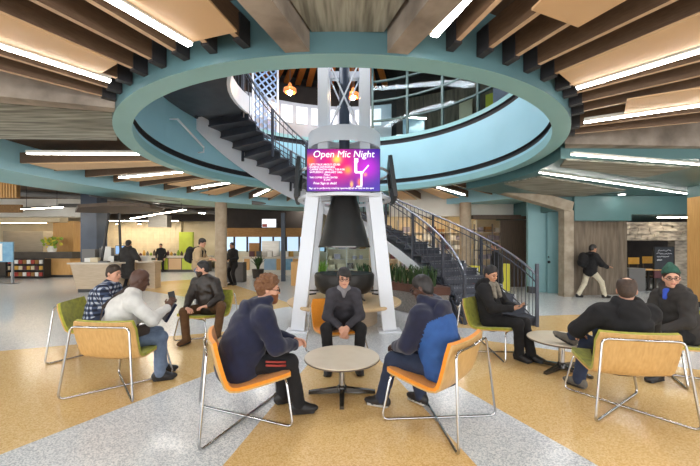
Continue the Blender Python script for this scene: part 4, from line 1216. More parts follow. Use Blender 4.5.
    T.ecap(pel - tv * 0.07, pel + tv * 0.06, V(0.165, 0.14) * bul, V(0.158, 0.13) * bul, R, 0, 0.05)
    for s in 'lr':
        T.cap(hip[s], Kn[s], 0.096, 0.072, 0, 0.04); T.cap(Kn[s], An[s] + nrmz(An[s] - Kn[s]) * 0.01, 0.072, 0.062, 0, 0.03)
    link('trousers', to_mesh('trousers', [T.mesh(jv * 1.05, wrinkle=0.003 if fine else 0.0)], [g('legm', 'cloth_black')]), t)
    # ---- shoes
    for s in 'lr':
        Q = Field(); d = Td[s]; up = nrmz(np.cross(np.cross(d, V(0, 0, 1)), d)); sdv = np.cross(d, up); a = An[s] - up * 0.035
        ax_ = np.stack([sdv, d, up])
        Q.ell(a + d * 0.065 - up * 0.014, (0.050, 0.125, 0.044), ax_, 0, 0.03); Q.ell(a - d * 0.03 - up * 0.0, (0.044, 0.06, 0.058), ax_, 0, 0.03); Q.cap(a + up * 0.035, a + d * 0.05 + up * 0.005, 0.052, 0.046, 0, 0.03)
        Q.ecap(a - d * 0.055 - up * 0.043, a + d * 0.14 - up * 0.043, (0.046, 0.014), (0.050, 0.014), sdv, 1, 0.008)
        sh_o = link('shoe', to_mesh('shoe', [Q.mesh(0.009 if fine else 0.014)], [g('shoem', 'shoe_black'), g('solem', 'shoe_black')]), t)
    P['_j'] = dict(hc=hc, nb=nb, S=S, El=El, Wd=Wd, R=R, F=Fw, tv=tv, chest=chest, waist=waist, pel=pel, Kn=Kn, An=An, HF=HF, HU=HU, HR=HR)
    return t

# plaid cloth
def plaid_material():
    m = bpy.data.materials.new('plaid'); m.use_nodes = True; nt = m.node_tree; b = nt.nodes['Principled BSDF']
    tc = nt.nodes.new('ShaderNodeTexCoord'); sp = nt.nodes.new('ShaderNodeSeparateXYZ'); nt.links.new(tc.outputs['Object'], sp.inputs[0])
    h = mnode(nt, 'ADD', sp.outputs[0], sp.outputs[1])
    f1 = mnode(nt, 'GREATER_THAN', mnode(nt, 'SINE', mnode(nt, 'MULTIPLY', h, 90)), 0.1); f2 = mnode(nt, 'GREATER_THAN', mnode(nt, 'SINE', mnode(nt, 'MULTIPLY', sp.outputs[2], 90)), 0.1)
    s = mnode(nt, 'MULTIPLY', mnode(nt, 'ADD', f1, f2), 0.5)
    rp = nt.nodes.new('ShaderNodeValToRGB'); rp.color_ramp.elements[0].color = lin('1e2536'); rp.color_ramp.elements[1].color = lin('b9c2cf')
    e = rp.color_ramp.elements.new(0.5); e.color = lin('3f4d6b'); rp.color_ramp.interpolation = 'CONSTANT'; rp.color_ramp.elements[1].position = 0.4; rp.color_ramp.elements[2].position = 0.9
    nt.links.new(s, rp.inputs[0]); nt.links.new(rp.outputs[0], b.inputs['Base Color']); b.inputs['Roughness'].default_value = 0.9
    MATS['plaid'] = m
plaid_material()

# --- the bearded one in the navy hoodie (left orange chair)
p1 = dict(lean=0.27, hunch=0.07, head=(-0.1, -0.15, 0), skin='skin_pale', hair='curly', hairm='hair_red', hairt=0.016, beard=True, glasses=True, bulk=1.25, shw=0.195, puff=0.024, hsc=1.06,
          top='hoodie', topm=['cloth_navy'], hood=True, legm='cloth_black', wl=(-0.06, 0.44, 0.655), wr=(0.06, 0.43, 0.645), hl=(0.5, 0.85, 0.0), hr=(-0.45, 0.9, 0.05), pl=(0.6, 0, -0.5), pr=(-0.6, 0, -0.5), sl=(0, 0, 1), sr=(0, 0, 1),
          fl=(-0.14, 0.36, 0.095), fr=(0.13, 0.46, 0.095), curl=0.7)
person('bearded person with curly reddish hair in a navy hoodie on an orange chair', (-0.96, 3.10, 0), (0.914, 0.405), None, p1)
j = p1['_j']; per = bpy.data.objects['person']
a_, b_ = j['pel'] + j['R'] * 0.13 + V(0, 0, -0.03), j['Kn']['r']
d_ = nrmz(b_ - a_)
for o_ in (0.0, 0.03):
    MB().tube([Vector(a_ + d_ * 0.20 + V(0.10 - o_ * 0.2, 0, 0.03 + o_)), Vector(a_ + d_ * 0.30 + V(0.093 - o_ * 0.2, 0, 0.012 + o_)), Vector(a_ + d_ * 0.38 + V(0.085 - o_ * 0.2, 0, 0.0 + o_))], 0.010, 6).build('red_piping', 'red', per, True)
m_ = j['El']['r'] * 0.45 + j['Wd']['r'] * 0.55; dd_ = nrmz(j['Wd']['r'] - j['El']['r'])
MB().bar(Vector(m_ - dd_ * 0.09 + V(0.058, 0, 0.012)), Vector(m_ + dd_ * 0.07 + V(0.050, 0, 0.012)), 0.012, 0.05, (1, 0, 0)).build('sleeve_print', 'cloth_white', per)
# --- blue jacket (right orange chair)
p2 = dict(lean=0.16, hunch=0.05, head=(0.12, -0.30, 0), skin='skin_dark', hair='buzz', hairm='hair_black', hairt=0.004, glasses=True, bulk=1.12, shw=0.185, puff=0.022, hem=0.02,
          top='jacket', topm=['cloth_blue', 'cloth_navy'], hood=True, split=0.40, arm_mi=2, legm='denim_dark', wl=(-0.10, 0.36, 0.62), wr=(0.08, 0.34, 0.60), hl=(0.5, 0.8, -0.2), hr=(-0.5, 0.8, -0.2),
          fl=(-0.15, 0.50, 0.095), fr=(0.16, 0.24, 0.095), shoem='shoe_black', solem='sole', curl=0.8, tl=(-0.3, 1, -0.03), tr=(0.2, 1, -0.03))
person('person in a blue and navy hooded jacket and glasses on the right orange chair', (0.789, 3.083, 0), (-0.745, 0.667), None, p2)
# --- grey jacket, in front of the tower
p3 = dict(scale=1.03, shirt='cloth_pale_grey', lean=0.52, hunch=0.06, head=(0.05, -0.10, 0), skin='skin_pale', hair='fringe', hairm='hair_black', hairt=0.019, glasses=True, shw=0.15, top='jacket', topm=['cloth_grey'], hood=False, legm='cloth_black', puff=0.004,
          wl=(-0.05, 0.40, 0.56), wr=(0.05, 0.40, 0.55), hl=(0.35, 0.5, -0.75), hr=(-0.35, 0.5, -0.75), pl=(0.4, -0.6, -0.2), pr=(-0.4, -0.6, -0.2), sl=(1, 0, 0.2), sr=(-1, 0, 0.2),
          fl=(-0.17, 0.46, 0.095), fr=(0.19, 0.46, 0.095), epl=(-0.6, -0.4, -0.8), epr=(0.6, -0.4, -0.8), kpl=(-0.35, 0.6, 1), kpr=(0.35, 0.6, 1))
person('person with black hair and glasses in a grey jacket on the middle orange chair', (-0.10, 4.68, 0), (0.06, -1.0), None, p3)
# --- white sweater, seen from behind
p4 = dict(lean=0.22, hunch=0.06, head=(0.2, -0.30, 0), skin='skin_dark', hair='buzz', hairm='skin_dark', hairt=0.002, bulk=1.08, shw=0.20, top='sweater', topm=['cloth_white'], legm='denim', puff=0.012,
          wl=(-0.10, 0.36, 0.72), wr=(0.13, 0.44, 0.86), hl=(0.3, 0.6, 0.6), hr=(-0.2, 0.5, 0.85), pr=(-0.6, 0.3, -0.2), sl=(0, 0, 1), sr=(0, -0.3, 1),
          fl=(-0.10, 0.42, 0.095), fr=(0.14, 0.36, 0.095), epr=(0.8, -0.2, -0.8), curl=0.9)
person('person in a white sweater and jeans on the oak-backed chair at left', (-2.63, 3.84, 0), (0.80, 0.60), None, p4)
# --- plaid shirt
p5 = dict(lean=0.26, hunch=0.05, head=(-0.25, -0.18, 0), skin='skin_pale', hair='short', hairm='hair_brown', hairt=0.010, top='shirt', topm=['plaid'], legm='denim_dark', wl=(-0.08, 0.42, 0.66), wr=(0.06, 0.44, 0.64), curl=0.7, puff=0.01)
person('short-haired person in a blue and white plaid shirt', (-3.68, 4.92, 0), (0.98, 0.15), None, p5)
# --- leather jacket
p6 = dict(lean=0.10, hunch=0.03, head=(-1.0, -0.05, 0), skin='skin_pale', hair='short', hairm='hair_black', hairt=0.013, beard=True, beardm='hair_brown', bulk=1.05, top='leather_jacket', topm=['leather'], legm='corduroy', puff=0.014,
          wl=(-0.26, 0.30, 0.62), wr=(0.12, 0.34, 0.58), hl=(0.6, 0.7, 0), hr=(-0.8, 0.4, -0.1), fl=(-0.42, 0.30, 0.20), fr=(0.10, 0.36, 0.095), kpl=(-0.8, 0.5, 0.8), shoem='corduroy')
person('dark-haired person in a dark leather jacket and brown trousers on a green chair', (-2.50, 5.75, 0), (-0.2, -0.98), None, p6)
# --- phone, at the stair foot
p7 = dict(scarf='scarf_grey', pel=(0, -0.03, 0.525), lean=-0.20, hunch=0.05, head=(-0.25, -0.28, 0), skin='skin_tan', hair='short', hairm='hair_black', hairt=0.014, top='jacket', topm=['cloth_black', 'cloth_grey'], legm='cloth_black', puff=0.012,
          wl=(-0.04, 0.30, 0.72), wr=(0.06, 0.30, 0.71), hl=(0.3, 0.8, 0.2), hr=(-0.3, 0.8, 0.2), pl=(0, -0.2, 1), pr=(0, -0.2, 1), fl=(-0.04, 0.52, 0.095), fr=(0.06, 0.40, 0.095), hood=True)
person('person in black looking at a phone on the green chair at the stair foot', (2.15, 4.98, 0), (0.65, -0.76), None, p7)
# --- black hoodie, seen from behind
p8 = dict(pel=(0, 0.02, 0.51), lean=-0.30, hunch=0.06, head=(-0.55, -0.08, 0), skin='skin_pale', hair='balding', hairm='hair_thin', hairt=0.014, hairline=0.03, bulk=1.22, shw=0.225, top='hoodie', topm=['cloth_black'], hood=True, legm='denim_dark', puff=0.022,
          wl=(-0.24, 0.30, 0.62), wr=(0.18, 0.28, 0.60), fl=(-0.16, 0.62, 0.50), fr=(-0.22, 0.34, 0.10), tl=(-0.9, 0.45, 0.5), tr=(-0.5, 0.9, -0.02), kpl=(0.2, 0.3, 1.0), kpr=(0.1, 0.5, 1), shoem='shoe_grey', epl=(-1, -0.4, -0.3), epr=(1, -0.3, -0.3))
person('balding person in a black hoodie with crossed legs on the oak-backed chair at right', (2.76, 3.38, 0), (0.12, 0.99), None, p8)
# --- green knit cap
p9 = dict(shirt='tshirt_blue', lean=0.16, hunch=0.04, head=(0.85, -0.02, 0.05), skin='skin_pale', hair='short', hairm='hair_brown', hairt=0.008, cap='beanie', caplim=0.045, glasses=True, top='jacket', topm=['cloth_char'], hood=True, bulk=1.1, legm='cloth_black', puff=0.008,
          wl=(-0.12, 0.34, 0.60), wr=(0.10, 0.34, 0.58), shw=0.16)
person('smiling person in a green knit cap and glasses with a charcoal jacket', (4.02, 4.10, 0), (-0.99, -0.1), None, p9)

# --- standing figures
def stand(label, loc, face, **k):
    P = dict(pel=(0, 0, 0.94), lean=0.04, hunch=0.01, fl=(-0.10, 0.0, 0.095), fr=(0.10, 0.02, 0.095), thigh=0.44, shin=0.43, wl=(-0.24, 0.12, 0.86), wr=(0.24, 0.12, 0.86), fine=False)
    P.update(k); return person(label, loc, face, None, P), P
pw = Fl(588, 297.5); 
walker, PW = stand('walking person in a black jacket and pale trousers with a backpack', (pw.x, 10.25, 0), (1, 0.02), pel=(0, 0.02, 0.88), skin='skin_tan', hair='short', hairm='hair_black', hairt=0.02, top='jacket', topm=['cloth_black'], puff=0.03, legm='khaki', lean=0.06, head=(0, -0.15, 0),
      fl=(-0.08, -0.30, 0.10), fr=(0.08, 0.42, 0.10), wl=(-0.22, 0.20, 0.80), wr=(0.18, 0.42, 0.98), hr=(0, 1, 0.1), fine=True, scale=0.98)
stand('person in a dark hooded coat standing at the kiosk till', (-8.05, 12.0, 0), (0.1, 1), hair='short', hairm='hair_black', hairt=0.016, skin='skin_tan', top='coat', topm=['cloth_char'], puff=0.03, bulk=1.15, hem=0.35, hood=True, legm='cloth_black', wr=(0.22, 0.3, 1.05), wl=(-0.2, 0.3, 1.05), scale=1.04)
bpk, PB = stand('person in a tan jacket and jeans with a black backpack', (-4.72, 10.3, 0), (0.95, 0.1), hair='short', cap='cap', capm='cloth_char', hairm='hair_brown', skin='skin_pale', top='jacket', topm=['cloth_tan'], puff=0.02, legm='denim', wr=(0.18, 0.34, 1.12), wl=(-0.18, 0.34, 1.12), head=(0, -0.3, 0), lean=0.10, scale=1.06)
stand('person in black standing beside the round tan column', (-4.78, 13.6, 0), (-0.5, -0.85), hair='short', hairm='hair_black', skin='skin_tan', top='coat', topm=['cloth_black'], puff=0.012, legm='cloth_black', hem=0.15, wl=(-0.12, 0.26, 1.05), wr=(0.12, 0.26, 1.02), scale=1.0)
stand('person in a dark coat behind the right stair rail', (4.25, 9.6, 0), (-0.9, 0.3), hair='short', hairm='hair_black', skin='skin_tan', top='coat', topm=['cloth_black'], puff=0.02, legm='cloth_black', hem=0.3, scale=0.98)
stand('shop assistant in black behind the far deli counter', (-11.6, 20.4, 0), (0.2, -1), hair='short', hairm='hair_brown', skin='skin_tan', top='shirt', topm=['cloth_black'], legm='cloth_black', scale=1.0)

# --- things carried
def backpack(parent_loc, face, P, label, mat='cloth_black', sc=1.0):
    j = P['_j']; t = thing('backpack', label, 'backpack', parent_loc, facing(*face)); t.scale = (sc, sc, sc)
    c = j['chest'] - j['F'] * 0.24 - j['tv'] * 0.03
    q = Field(); q.ell(c, (0.17, 0.13, 0.25), np.stack([j['R'], j['F'], j['tv']]), 0); q.ell(c - j['F'] * 0.08 - j['tv'] * 0.08, (0.12, 0.08, 0.12), np.stack([j['R'], j['F'], j['tv']]), 0)
    link('pack', to_mesh('pack', [q.mesh(0.014, wrinkle=0.003)], [mat]), t)
    for s in 'lr':
        sgn = -1 if s == 'l' else 1
        a = j['nb'] - j['tv'] * 0.03 + j['R'] * sgn * 0.12
        MB().tube([Vector(c + j['tv'] * 0.18 + j['R'] * sgn * 0.1), Vector(a + j['tv'] * 0.055), Vector(a + j['F'] * 0.13 - j['tv'] * 0.08), Vector(a + j['F'] * 0.12 - j['tv'] * 0.28), Vector(c + j['R'] * sgn * 0.16 - j['tv'] * 0.15)], 0.022, 6).build('strap', mat, t, True)
backpack((pw.x, 10.25, 0), (1, 0.02), PW, 'black backpack worn by the walking person', sc=0.98)
backpack((-4.72, 10.3, 0), (0.95, 0.1), PB, 'black backpack over the tan jacket', sc=1.06)
def held(name, label, cat, loc, face, size, off, mat, tilt=0.0, yaw=0.0):
    o = MB().box((0, 0, 0), size).build(name, mat); r = facing(*face)
    p = rotz(np.float32(off), r); o.location = Vector(loc) + Vector(p); o.rotation_euler = (tilt, 0, r + yaw); return tag(o, label, cat)
held('smartphone', 'black phone held by the person at the stair foot', 'phone', (2.15, 4.98, 0), (0.65, -0.76), (0.075, 0.15, 0.010), (0.01, 0.41, 0.755), 'black_plastic', 0.35)
held('smartphone', 'dark phone raised by the person in the white sweater', 'phone', (-2.63, 3.84, 0), (0.80, 0.60), (0.012, 0.072, 0.145), (0.07, 0.50, 0.97), 'black_plastic', 0.2)
held('folder', 'dark blue folder resting on the lap of the person in white', 'folder', (-2.63, 3.84, 0), (0.80, 0.60), (0.30, 0.03, 0.24), (-0.16, 0.50, 0.76), 'cloth_navy', -0.5)
# shoulder strap and bag on the white sweater
j = p4['_j']; sb = thing('shoulder_bag', 'dark brown shoulder bag with a strap across the white sweater', 'bag', (-2.63, 3.84, 0), facing(0.80, 0.60))
R_, F_, T_ = j['R'], j['F'], j['tv']
pts = [j['nb'] - R_ * 0.10 + T_ * 0.065 + F_ * 0.05, j['nb'] - R_ * 0.10 + T_ * 0.065 - F_ * 0.05, j['nb'] - R_ * 0.085 - F_ * 0.150 - T_ * 0.03, j['chest'] - F_ * 0.195 - R_ * 0.01 + T_ * 0.03, j['chest'] * 0.5 + j['waist'] * 0.5 - F_ * 0.190 + R_ * 0.08, j['waist'] - F_ * 0.15 + R_ * 0.17, j['waist'] + R_ * 0.245, j['pel'] + R_ * 0.22 + F_ * 0.10 + T_ * 0.1]
mb = MB()
for a, b in zip(pts[:-1], pts[1:]): mb.bar(Vector(a), Vector(b), 0.045, 0.012, Vector(np.cross(b - a, F_ if abs((b - a) @ F_) < 0.1 else R_)))
mb.build('strap', 'strap', sb)
q = Field(); q.ecap(j['pel'] + R_ * 0.22 + F_ * 0.02 + T_ * 0.07, j['pel'] + R_ * 0.16 + F_ * 0.26 + T_ * 0.09, (0.07, 0.05), (0.07, 0.05), T_, 0)
link('bag_body', to_mesh('bag_body', [q.mesh(0.012)], ['strap']), sb)
# ================================================================ BACKGROUND: FOOD COURT, SHOP, CAFE
def bx(p, q, z0, z1, depth=None):          # plan corners -> box spec
    return ((p[0] + q[0]) / 2, (p[1] + q[1]) / 2, (z0 + z1) / 2), (abs(q[0] - p[0]), abs(q[1] - p[1]), z1 - z0)
def pbox(x0, y0, x1, y1, d, t, mi=0, mb=None):     # box whose front face fills a pixel rectangle at depth d
    a, b = Wp(x0, y1, d), Wp(x1, y0, d)
    mb = mb or MB(); c = ((a.x + b.x) / 2, d + t / 2, (a.z + b.z) / 2)
    return mb.box(c, (b.x - a.x, t, b.z - a.z), 0, mi)
def fbox(x0, ytop, x1, d, t, mb=None, mi=0):        # same, standing on the floor
    a = Wp(x0, ytop, d); b = Wp(x1, ytop, d); mb = mb or MB()
    return mb.box(((a.x + b.x) / 2, d + t / 2, a.z / 2), (b.x - a.x, t, a.z), 0, mi)
def one(mb, name, mats, label, cat, group=None, smooth=False): return tag(mb.build(name, mats, None, smooth), label, cat, group)

# --- far left bakery
bc = thing('bakery_counter', 'long bakery counter with a dark top at the far left', 'counter', (Wp(36, 0, 17).x, 17.4, 0))
def child(mb, name, mats, par, smooth=False):
    o = mb.build(name, mats, par, smooth); o.matrix_parent_inverse = Matrix.LocRotScale(par.location, par.rotation_euler, None).inverted(); return o
child(pbox(-40, 252, 72, 258.5, 16.95, 0.9), 'counter_top', 'dark_counter', bc)
child(fbox(45, 258.5, 70, 17.0, 0.8), 'oak_front', 'oak_post', bc)
child(fbox(-40, 258.5, 45, 17.0, 0.8), 'dark_front', 'dark_counter', bc)
child(MB().box((Wp(36, 0, 17).x, 16.98, 0.06), (5.6, 0.05, 0.12)), 'kick_plate', 'black_plastic', bc)
rk = thing('snack_rack', 'low dark rack of snack packets in front of the bakery counter', 'rack', (Wp(24, 0, 16.7).x, 16.6, 0))
for y in (264.5, 270.5, 277): child(pbox(5, y - 0.6, 43.5, y, 16.45, 0.4), 'shelf', 'black_plastic', rk)
for x in (5, 43): child(pbox(x, 259, x + 0.8, 277.5, 16.45, 0.4), 'side_panel', 'black_plastic', rk)
child(pbox(5, 259, 43.5, 277.5, 16.86, 0.03), 'back_panel', 'dark_wall', rk)
cols = ['red', 'cream', 'brown_header', 'maroon', 'paper', 'seat_yellow']
for r_, y in enumerate((264.0, 270.0, 276.4)):
    for k in range(9):
        x = 6.2 + k * 4.1
        o = pbox(x, y - 4.0, x + 3.3, y, 16.55, 0.15).build('snack_packet', cols[(k * 2 + r_) % 6])
        tag(o, '%s snack packet, %s from the left on the %s shelf of the dark rack' % (['red', 'cream', 'brown', 'maroon', 'white', 'yellow'][(k * 2 + r_) % 6], ORD[k], ['top', 'middle', 'bottom'][r_]), 'packet', 'snack packets on the rack')
one(fbox(3, 231, 43, 18.6, 1.0), 'oven', 'steel', 'broad stainless steel oven front behind the bakery counter', 'oven')
mb = pbox(53, 221, 73.5, 258, 17.9, 0.5); struct('wall_oak', mb, 'oak_post', 'oak-clad wall behind the bakery counter')
mb = pbox(-40, 222, 56, 258, 20.0, 0.2); struct('wall_bakery', mb, 'cream', 'warm cream wall behind the steel oven')
mb = pbox(-40, 198, 84, 216.5, 16.6, 0.6); struct('trim_7', mb, 'white_paint', 'white curved bulkhead above the bakery')
mb = pbox(-40, 216.5, 60, 222, 17.4, 0.5); struct('trim_8', mb, 'cream', 'cream fascia under the white bulkhead')
t = thing('hanging_sign', 'slatted wood block hanging at the far left edge', 'sign', Wp(5, 187, 11.5))
child(pbox(-30, 176, 17, 198, 11.5, 0.12), 'block', 'wood_slats', t)
for k in range(16):
    x = -29 + k * 2.9; child(pbox(x, 176.5, x + 1.4, 197.5, 11.46, 0.04), 'slat', 'oak_post', t)
one(pbox(-20, 204.5, 21, 212.5, 15.5, 0.1), 'wood_sign', 'wood_slats', 'low slatted wood sign above the bakery at the left edge', 'sign')
t = thing('flower_arrangement', 'yellow and green flower arrangement on the bakery counter', 'flowers', Wp(52, 252, 17.1))
MB().lathe([(0, 0), (0.16, 0), (0.2, 0.15), (0.16, 0.3), (0, 0.28)], 16).build('vase', 'paper', t, 'auto')
rnd = random.Random(3); mbf = MB(); mbl = MB()
for k in range(60):
    a, r_, z = rnd.uniform(0, 6.28), rnd.uniform(0, 0.5), rnd.uniform(0.25, 0.75)
    (mbf if k % 2 else mbl).sphere((r_ * math.cos(a), r_ * 0.5 * math.sin(a), z), rnd.uniform(0.05, 0.09), 6)
tag(mbf.build('blossoms', 'flower_yellow', t), kind='stuff'); tag(mbl.build('foliage', 'leaf_lime', t), kind='stuff')
t = thing('sign_stand', 'blue printed sign on a thin steel stand at the left edge', 'sign', Wp(6, 284, 14.0))
child(pbox(-8, 242, 12.5, 262, 14.0, 0.05), 'sign_panel', 'sign_blue', t)
child(pbox(-7, 243.5, 2, 261, 13.98, 0.02), 'poster', 'paper', t)
child(pbox(11, 242, 12.8, 283.5, 14.03, 0.06), 'post', 'rail_steel', t)
child(MB().box((Wp(8, 0, 14).x, 14.05, 0.015), (0.5, 0.4, 0.03)), 'base', 'rail_steel', t)
one(fbox(80.5, 185, 96.5, 13.6, 0.6), 'steel_column', 'navy_column', 'square dark navy column behind the kiosk', 'column')['kind'] = 'structure'

# --- kiosk
ko = Vector((-8.9, 11.9, 0))
k = thing('kiosk_counter', 'pale laminate kiosk counter with a slanted front', 'counter', ko)
x0, x1 = Wp(70, 0, 11.3).x, Wp(109, 0, 11.3).x
mb = MB(); mb.hexa([(x0 + 0.14, 11.4, 0.12), (x1 - 0.1, 11.4, 0.12), (x1 + 0.1, 12.5, 0.12), (x0 + 0.2, 12.5, 0.12), (x0, 11.3, 0.98), (x1, 11.3, 0.98), (x1 + 0.2, 12.6, 0.98), (x0, 12.6, 0.98)])
child(mb, 'body', 'kiosk_laminate', k)
mb = MB(); mb.box(((x0 + x1) / 2, 11.95, 0.06), (x1 - x0 - 0.3, 1.0, 0.12)); child(mb, 'plinth', 'black_plastic', k)
mb = MB(); mb.prism([(x0 - 0.06, 11.24), (x1 + 0.05, 11.24), (x1 + 0.35, 12.2), (x1 + 0.85, 12.4), (x1 + 0.85, 13.0), (x0 - 0.06, 13.0)], 0.98, 1.03); child(mb, 'counter_top', 'kiosk_top', k)
child(MB().box((x1 + 0.5, 12.75, 0.49), (0.65, 0.4, 0.98)), 'side_cabinet', 'kiosk_laminate', k)
cz = 1.03
cn = thing('kiosk_canopy', 'dark brown flat canopy on thin slanted posts over the kiosk', 'canopy', Wp(115, 210, 11.8))
mb = MB(); P = [Fl(x, y, 2.86) for x, y in ((75, 212.5), (120, 213.5), (164, 211), (150, 207.5), (110, 205.5), (78, 207.5))]
mb.prism([(p.x, p.y) for p in P], 2.86, 2.96); child(mb, 'slab', 'dark_wood', cn)
for (xa, ya, xb, yb, dd) in ((101.5, 264.5, 109, 213, 11.75), (121, 262, 119, 213, 12.3), (88, 213, 84, 205, 12.6)):
    if yb < 210: continue
    a, b = Wp(xa, ya, dd), Wp(xb, yb, dd); a.z = cz; child(MB().bar(a, b, 0.06, 0.06, (0, 1, 0)), 'post', 'black_steel', cn)
def desk_item(name, px, d, w, dp, h, mat, label, cat, z=cz, rz=0.0, group=None):
    o = MB().box((0, 0, h / 2), (w, dp, h)).build(name, mat); o.location = (Wp(px, 0, d).x, d, z); o.rotation_euler = (0, 0, rz); return tag(o, label, cat, group)
t = thing('till_monitor', 'till monitor with a pale blue screen on the kiosk', 'monitor', (Wp(119.5, 0, 12.35).x, 12.45, cz))
MB().box((0, 0, 0.01), (0.25, 0.2, 0.02)).build('base', 'black_plastic', t); MB().box((0, 0.02, 0.15), (0.05, 0.04, 0.3)).build('neck', 'black_plastic', t)
MB().box((0, 0, 0.42), (0.42, 0.05, 0.34)).build('casing', 'black_plastic', t); MB().box((0, -0.028, 0.42), (0.38, 0.008, 0.30)).build('screen', 'screen_blue', t)
desk_item('carton', 91, 11.9, 0.30, 0.22, 0.14, 'paper', 'white carton at the left end of the kiosk top', 'box')
desk_item('carton', 96, 11.7, 0.26, 0.2, 0.16, 'cream', 'cream carton beside the white one on the kiosk top', 'box')
desk_item('notice_board', 106.5, 12.3, 0.32, 0.04, 0.55, 'paper', 'white notice panel standing on the kiosk', 'sign')
desk_item('card_holder', 111, 11.6, 0.16, 0.05, 0.22, 'paper', 'small white card holder at the kiosk edge', 'sign', rz=0.4)
desk_item('card_reader', 104.5, 11.5, 0.3, 0.2, 0.05, 'grey_plastic', 'flat grey card reader on the kiosk', 'card reader')
desk_item('coffee_machine', 92, 12.7, 0.5, 0.35, 0.45, 'grey_plastic', 'boxy grey coffee machine at the back of the kiosk', 'machine')
desk_item('printer', 116, 12.75, 0.45, 0.3, 0.22, 'black_plastic', 'black receipt printer at the back of the kiosk', 'printer')
desk_item('storage_box', 107, 12.8, 0.42, 0.25, 0.50, 'grey_plastic', 'tall grey box at the back of the kiosk', 'box')
desk_item('paper_stack', 145, 12.6, 0.34, 0.24, 0.20, 'paper', 'white paper stack at the right end of the kiosk top', 'paper')

# --- far wall with deli counter
mb = pbox(97, 221, 181, 262, 22.6, 0.3); struct('wall_tile', mb, 'beige_tile', 'beige tiled wall of the far deli')
for i in range(15):
    mb = pbox(97 + i * 5.6, 222, 97.35 + i * 5.6, 258, 22.57, 0.03); mb.build('tile_joint', 'cream', bpy.data.objects['wall_tile'])
for j_ in range(6):
    mb = pbox(97, 226 + j_ * 5.4, 181, 226.3 + j_ * 5.4, 22.57, 0.03); mb.build('tile_joint', 'cream', bpy.data.objects['wall_tile'])
mb = pbox(96, 196, 215, 221, 22.0, 0.4); struct('trim_9', mb, 'dark_wall', 'dark bulkhead above the deli wall')
mb = pbox(181, 221, 215, 262, 22.9, 0.3); struct('wall_deli', mb, 'cream', 'cream deli wall right of the lime panel')
one(pbox(179, 232, 192.5, 271.5, 21.8, 0.2), 'lime_panel', 'lime', 'tall lime green wall panel beside the deli', 'panel')
eh = thing('extract_hood', 'square steel extract hood hanging before the deli wall', 'hood', Wp(157, 221, 19.7))
child(pbox(148, 215, 167, 227, 19.5, 0.5), 'hood_body', 'steel', eh); child(pbox(153, 206.1, 162, 215, 19.6, 0.3), 'flue', 'steel', eh)
dc = thing('deli_counter', 'long deli counter with green glass fronts', 'counter', (Wp(172, 0, 20.6).x, 20.8, 0))
child(fbox(128, 257.5, 207, 20.6, 0.7), 'body', 'dark_counter', dc)
child(pbox(126, 255.8, 208, 257.8, 20.45, 0.95), 'counter_top', 'kiosk_top', dc)
for a, b, m in ((129, 141, 'kiosk_laminate'), (141.5, 155, 'glass_green'), (156, 167.5, 'lime'), (168.5, 181, 'tan_panel'), (182, 193, 'lime'), (194, 206, 'tan_panel')):
    child(pbox(a, 258.4, b, 269.5, 20.55, 0.05), 'front_panel', m, dc)
cl = ['cream', 'brown_header', 'paper', 'maroon', 'seat_yellow', 'grey_plastic', 'leaf_lime', 'dark_wood']
for i in range(22):
    x = 131 + i * 3.4; hgt = 0.14 + 0.26 * ((i * 37) % 10) / 10
    o = MB().lathe([(0, 0), (0.075, 0), (0.075, hgt * 0.65), (0.035, hgt * 0.8), (0.035, hgt), (0, hgt)], 10).build('bottle', cl[i % 8], None, True)
    o.location = (Wp(x, 0, 20.9).x, 20.85, Wp(0, 255.8, 20.45).z); tag(o, 'small bottle, %s from the left on the far deli counter' % ORD[i], 'bottle', 'bottles on the deli counter')
for px in (118, 140, 161):
    dn = thing('downlight', {118: 'leftmost', 140: 'middle', 161: 'rightmost'}[px] + ' round downlight washing the far deli wall', 'light', (Wp(px, 0, 22).x, 21.95, 3.05))
    MB().lathe([(0, 0), (0.14, 0), (0.16, 0.05), (0.12, 0.28), (0.0, 0.28)], 16).build('casing', 'black_plastic', dn, 'auto'); MB().lathe([(0, -0.01), (0.12, -0.01), (0.12, 0)], 14).build('lens', 'lamp_warm', dn)

# --- middle background between the column and the tower
mb = pbox(224, 228, 302, 236.5, 16.2, 0.5); struct('trim_10', mb, 'brown_header', 'brown wood header over the far servery')
mb = pbox(224, 196, 320, 228, 17.0, 0.3); struct('wall_servery', mb, 'dark_wall', 'dark bulkhead wall above the servery')
t = thing('menu_screen', 'small white menu screen with a red patch above the far servery', 'screen', Wp(269, 223, 15.4))
child(pbox(261.5, 218.5, 276.5, 227.8, 15.42, 0.08), 'casing', 'black_plastic', t); child(pbox(262, 219, 276, 227.3, 15.40, 0.02), 'screen', 'screen_white', t); child(pbox(262.3, 224, 267, 227, 15.385, 0.015), 'red_patch', 'red', t); child(pbox(268, 221, 271, 225, 15.5, 1.5), 'mount', 'black_plastic', t)
one(fbox(281, 213, 284.8, 15.0, 0.18), 'steel_post', 'navy_column', 'thin dark blue-green steel post behind the bearded person', 'post')['kind'] = 'structure'
wn = thing('window_band', 'band of pale blue daylight windows behind the servery', 'window', Wp(262, 244, 23)); wn['kind'] = 'structure'
for i in range(8): child(pbox(222 + i * 13, 237, 233.5 + i * 13, 251, 23.0, 0.05), 'pane', 'daylight', wn)
for i in range(9): child(pbox(220.3 + i * 13, 236, 222 + i * 13, 252, 22.95, 0.1), 'mullion', 'dark_wall', wn)
mb = pbox(215, 251, 330, 277, 23.3, 0.2); struct('wall_far', mb, 'cream', 'cream wall below the daylight windows')
sv = thing('servery_counter', 'far servery counter with light blue front panels', 'counter', (Wp(275, 0, 18).x, 18.3, 0))
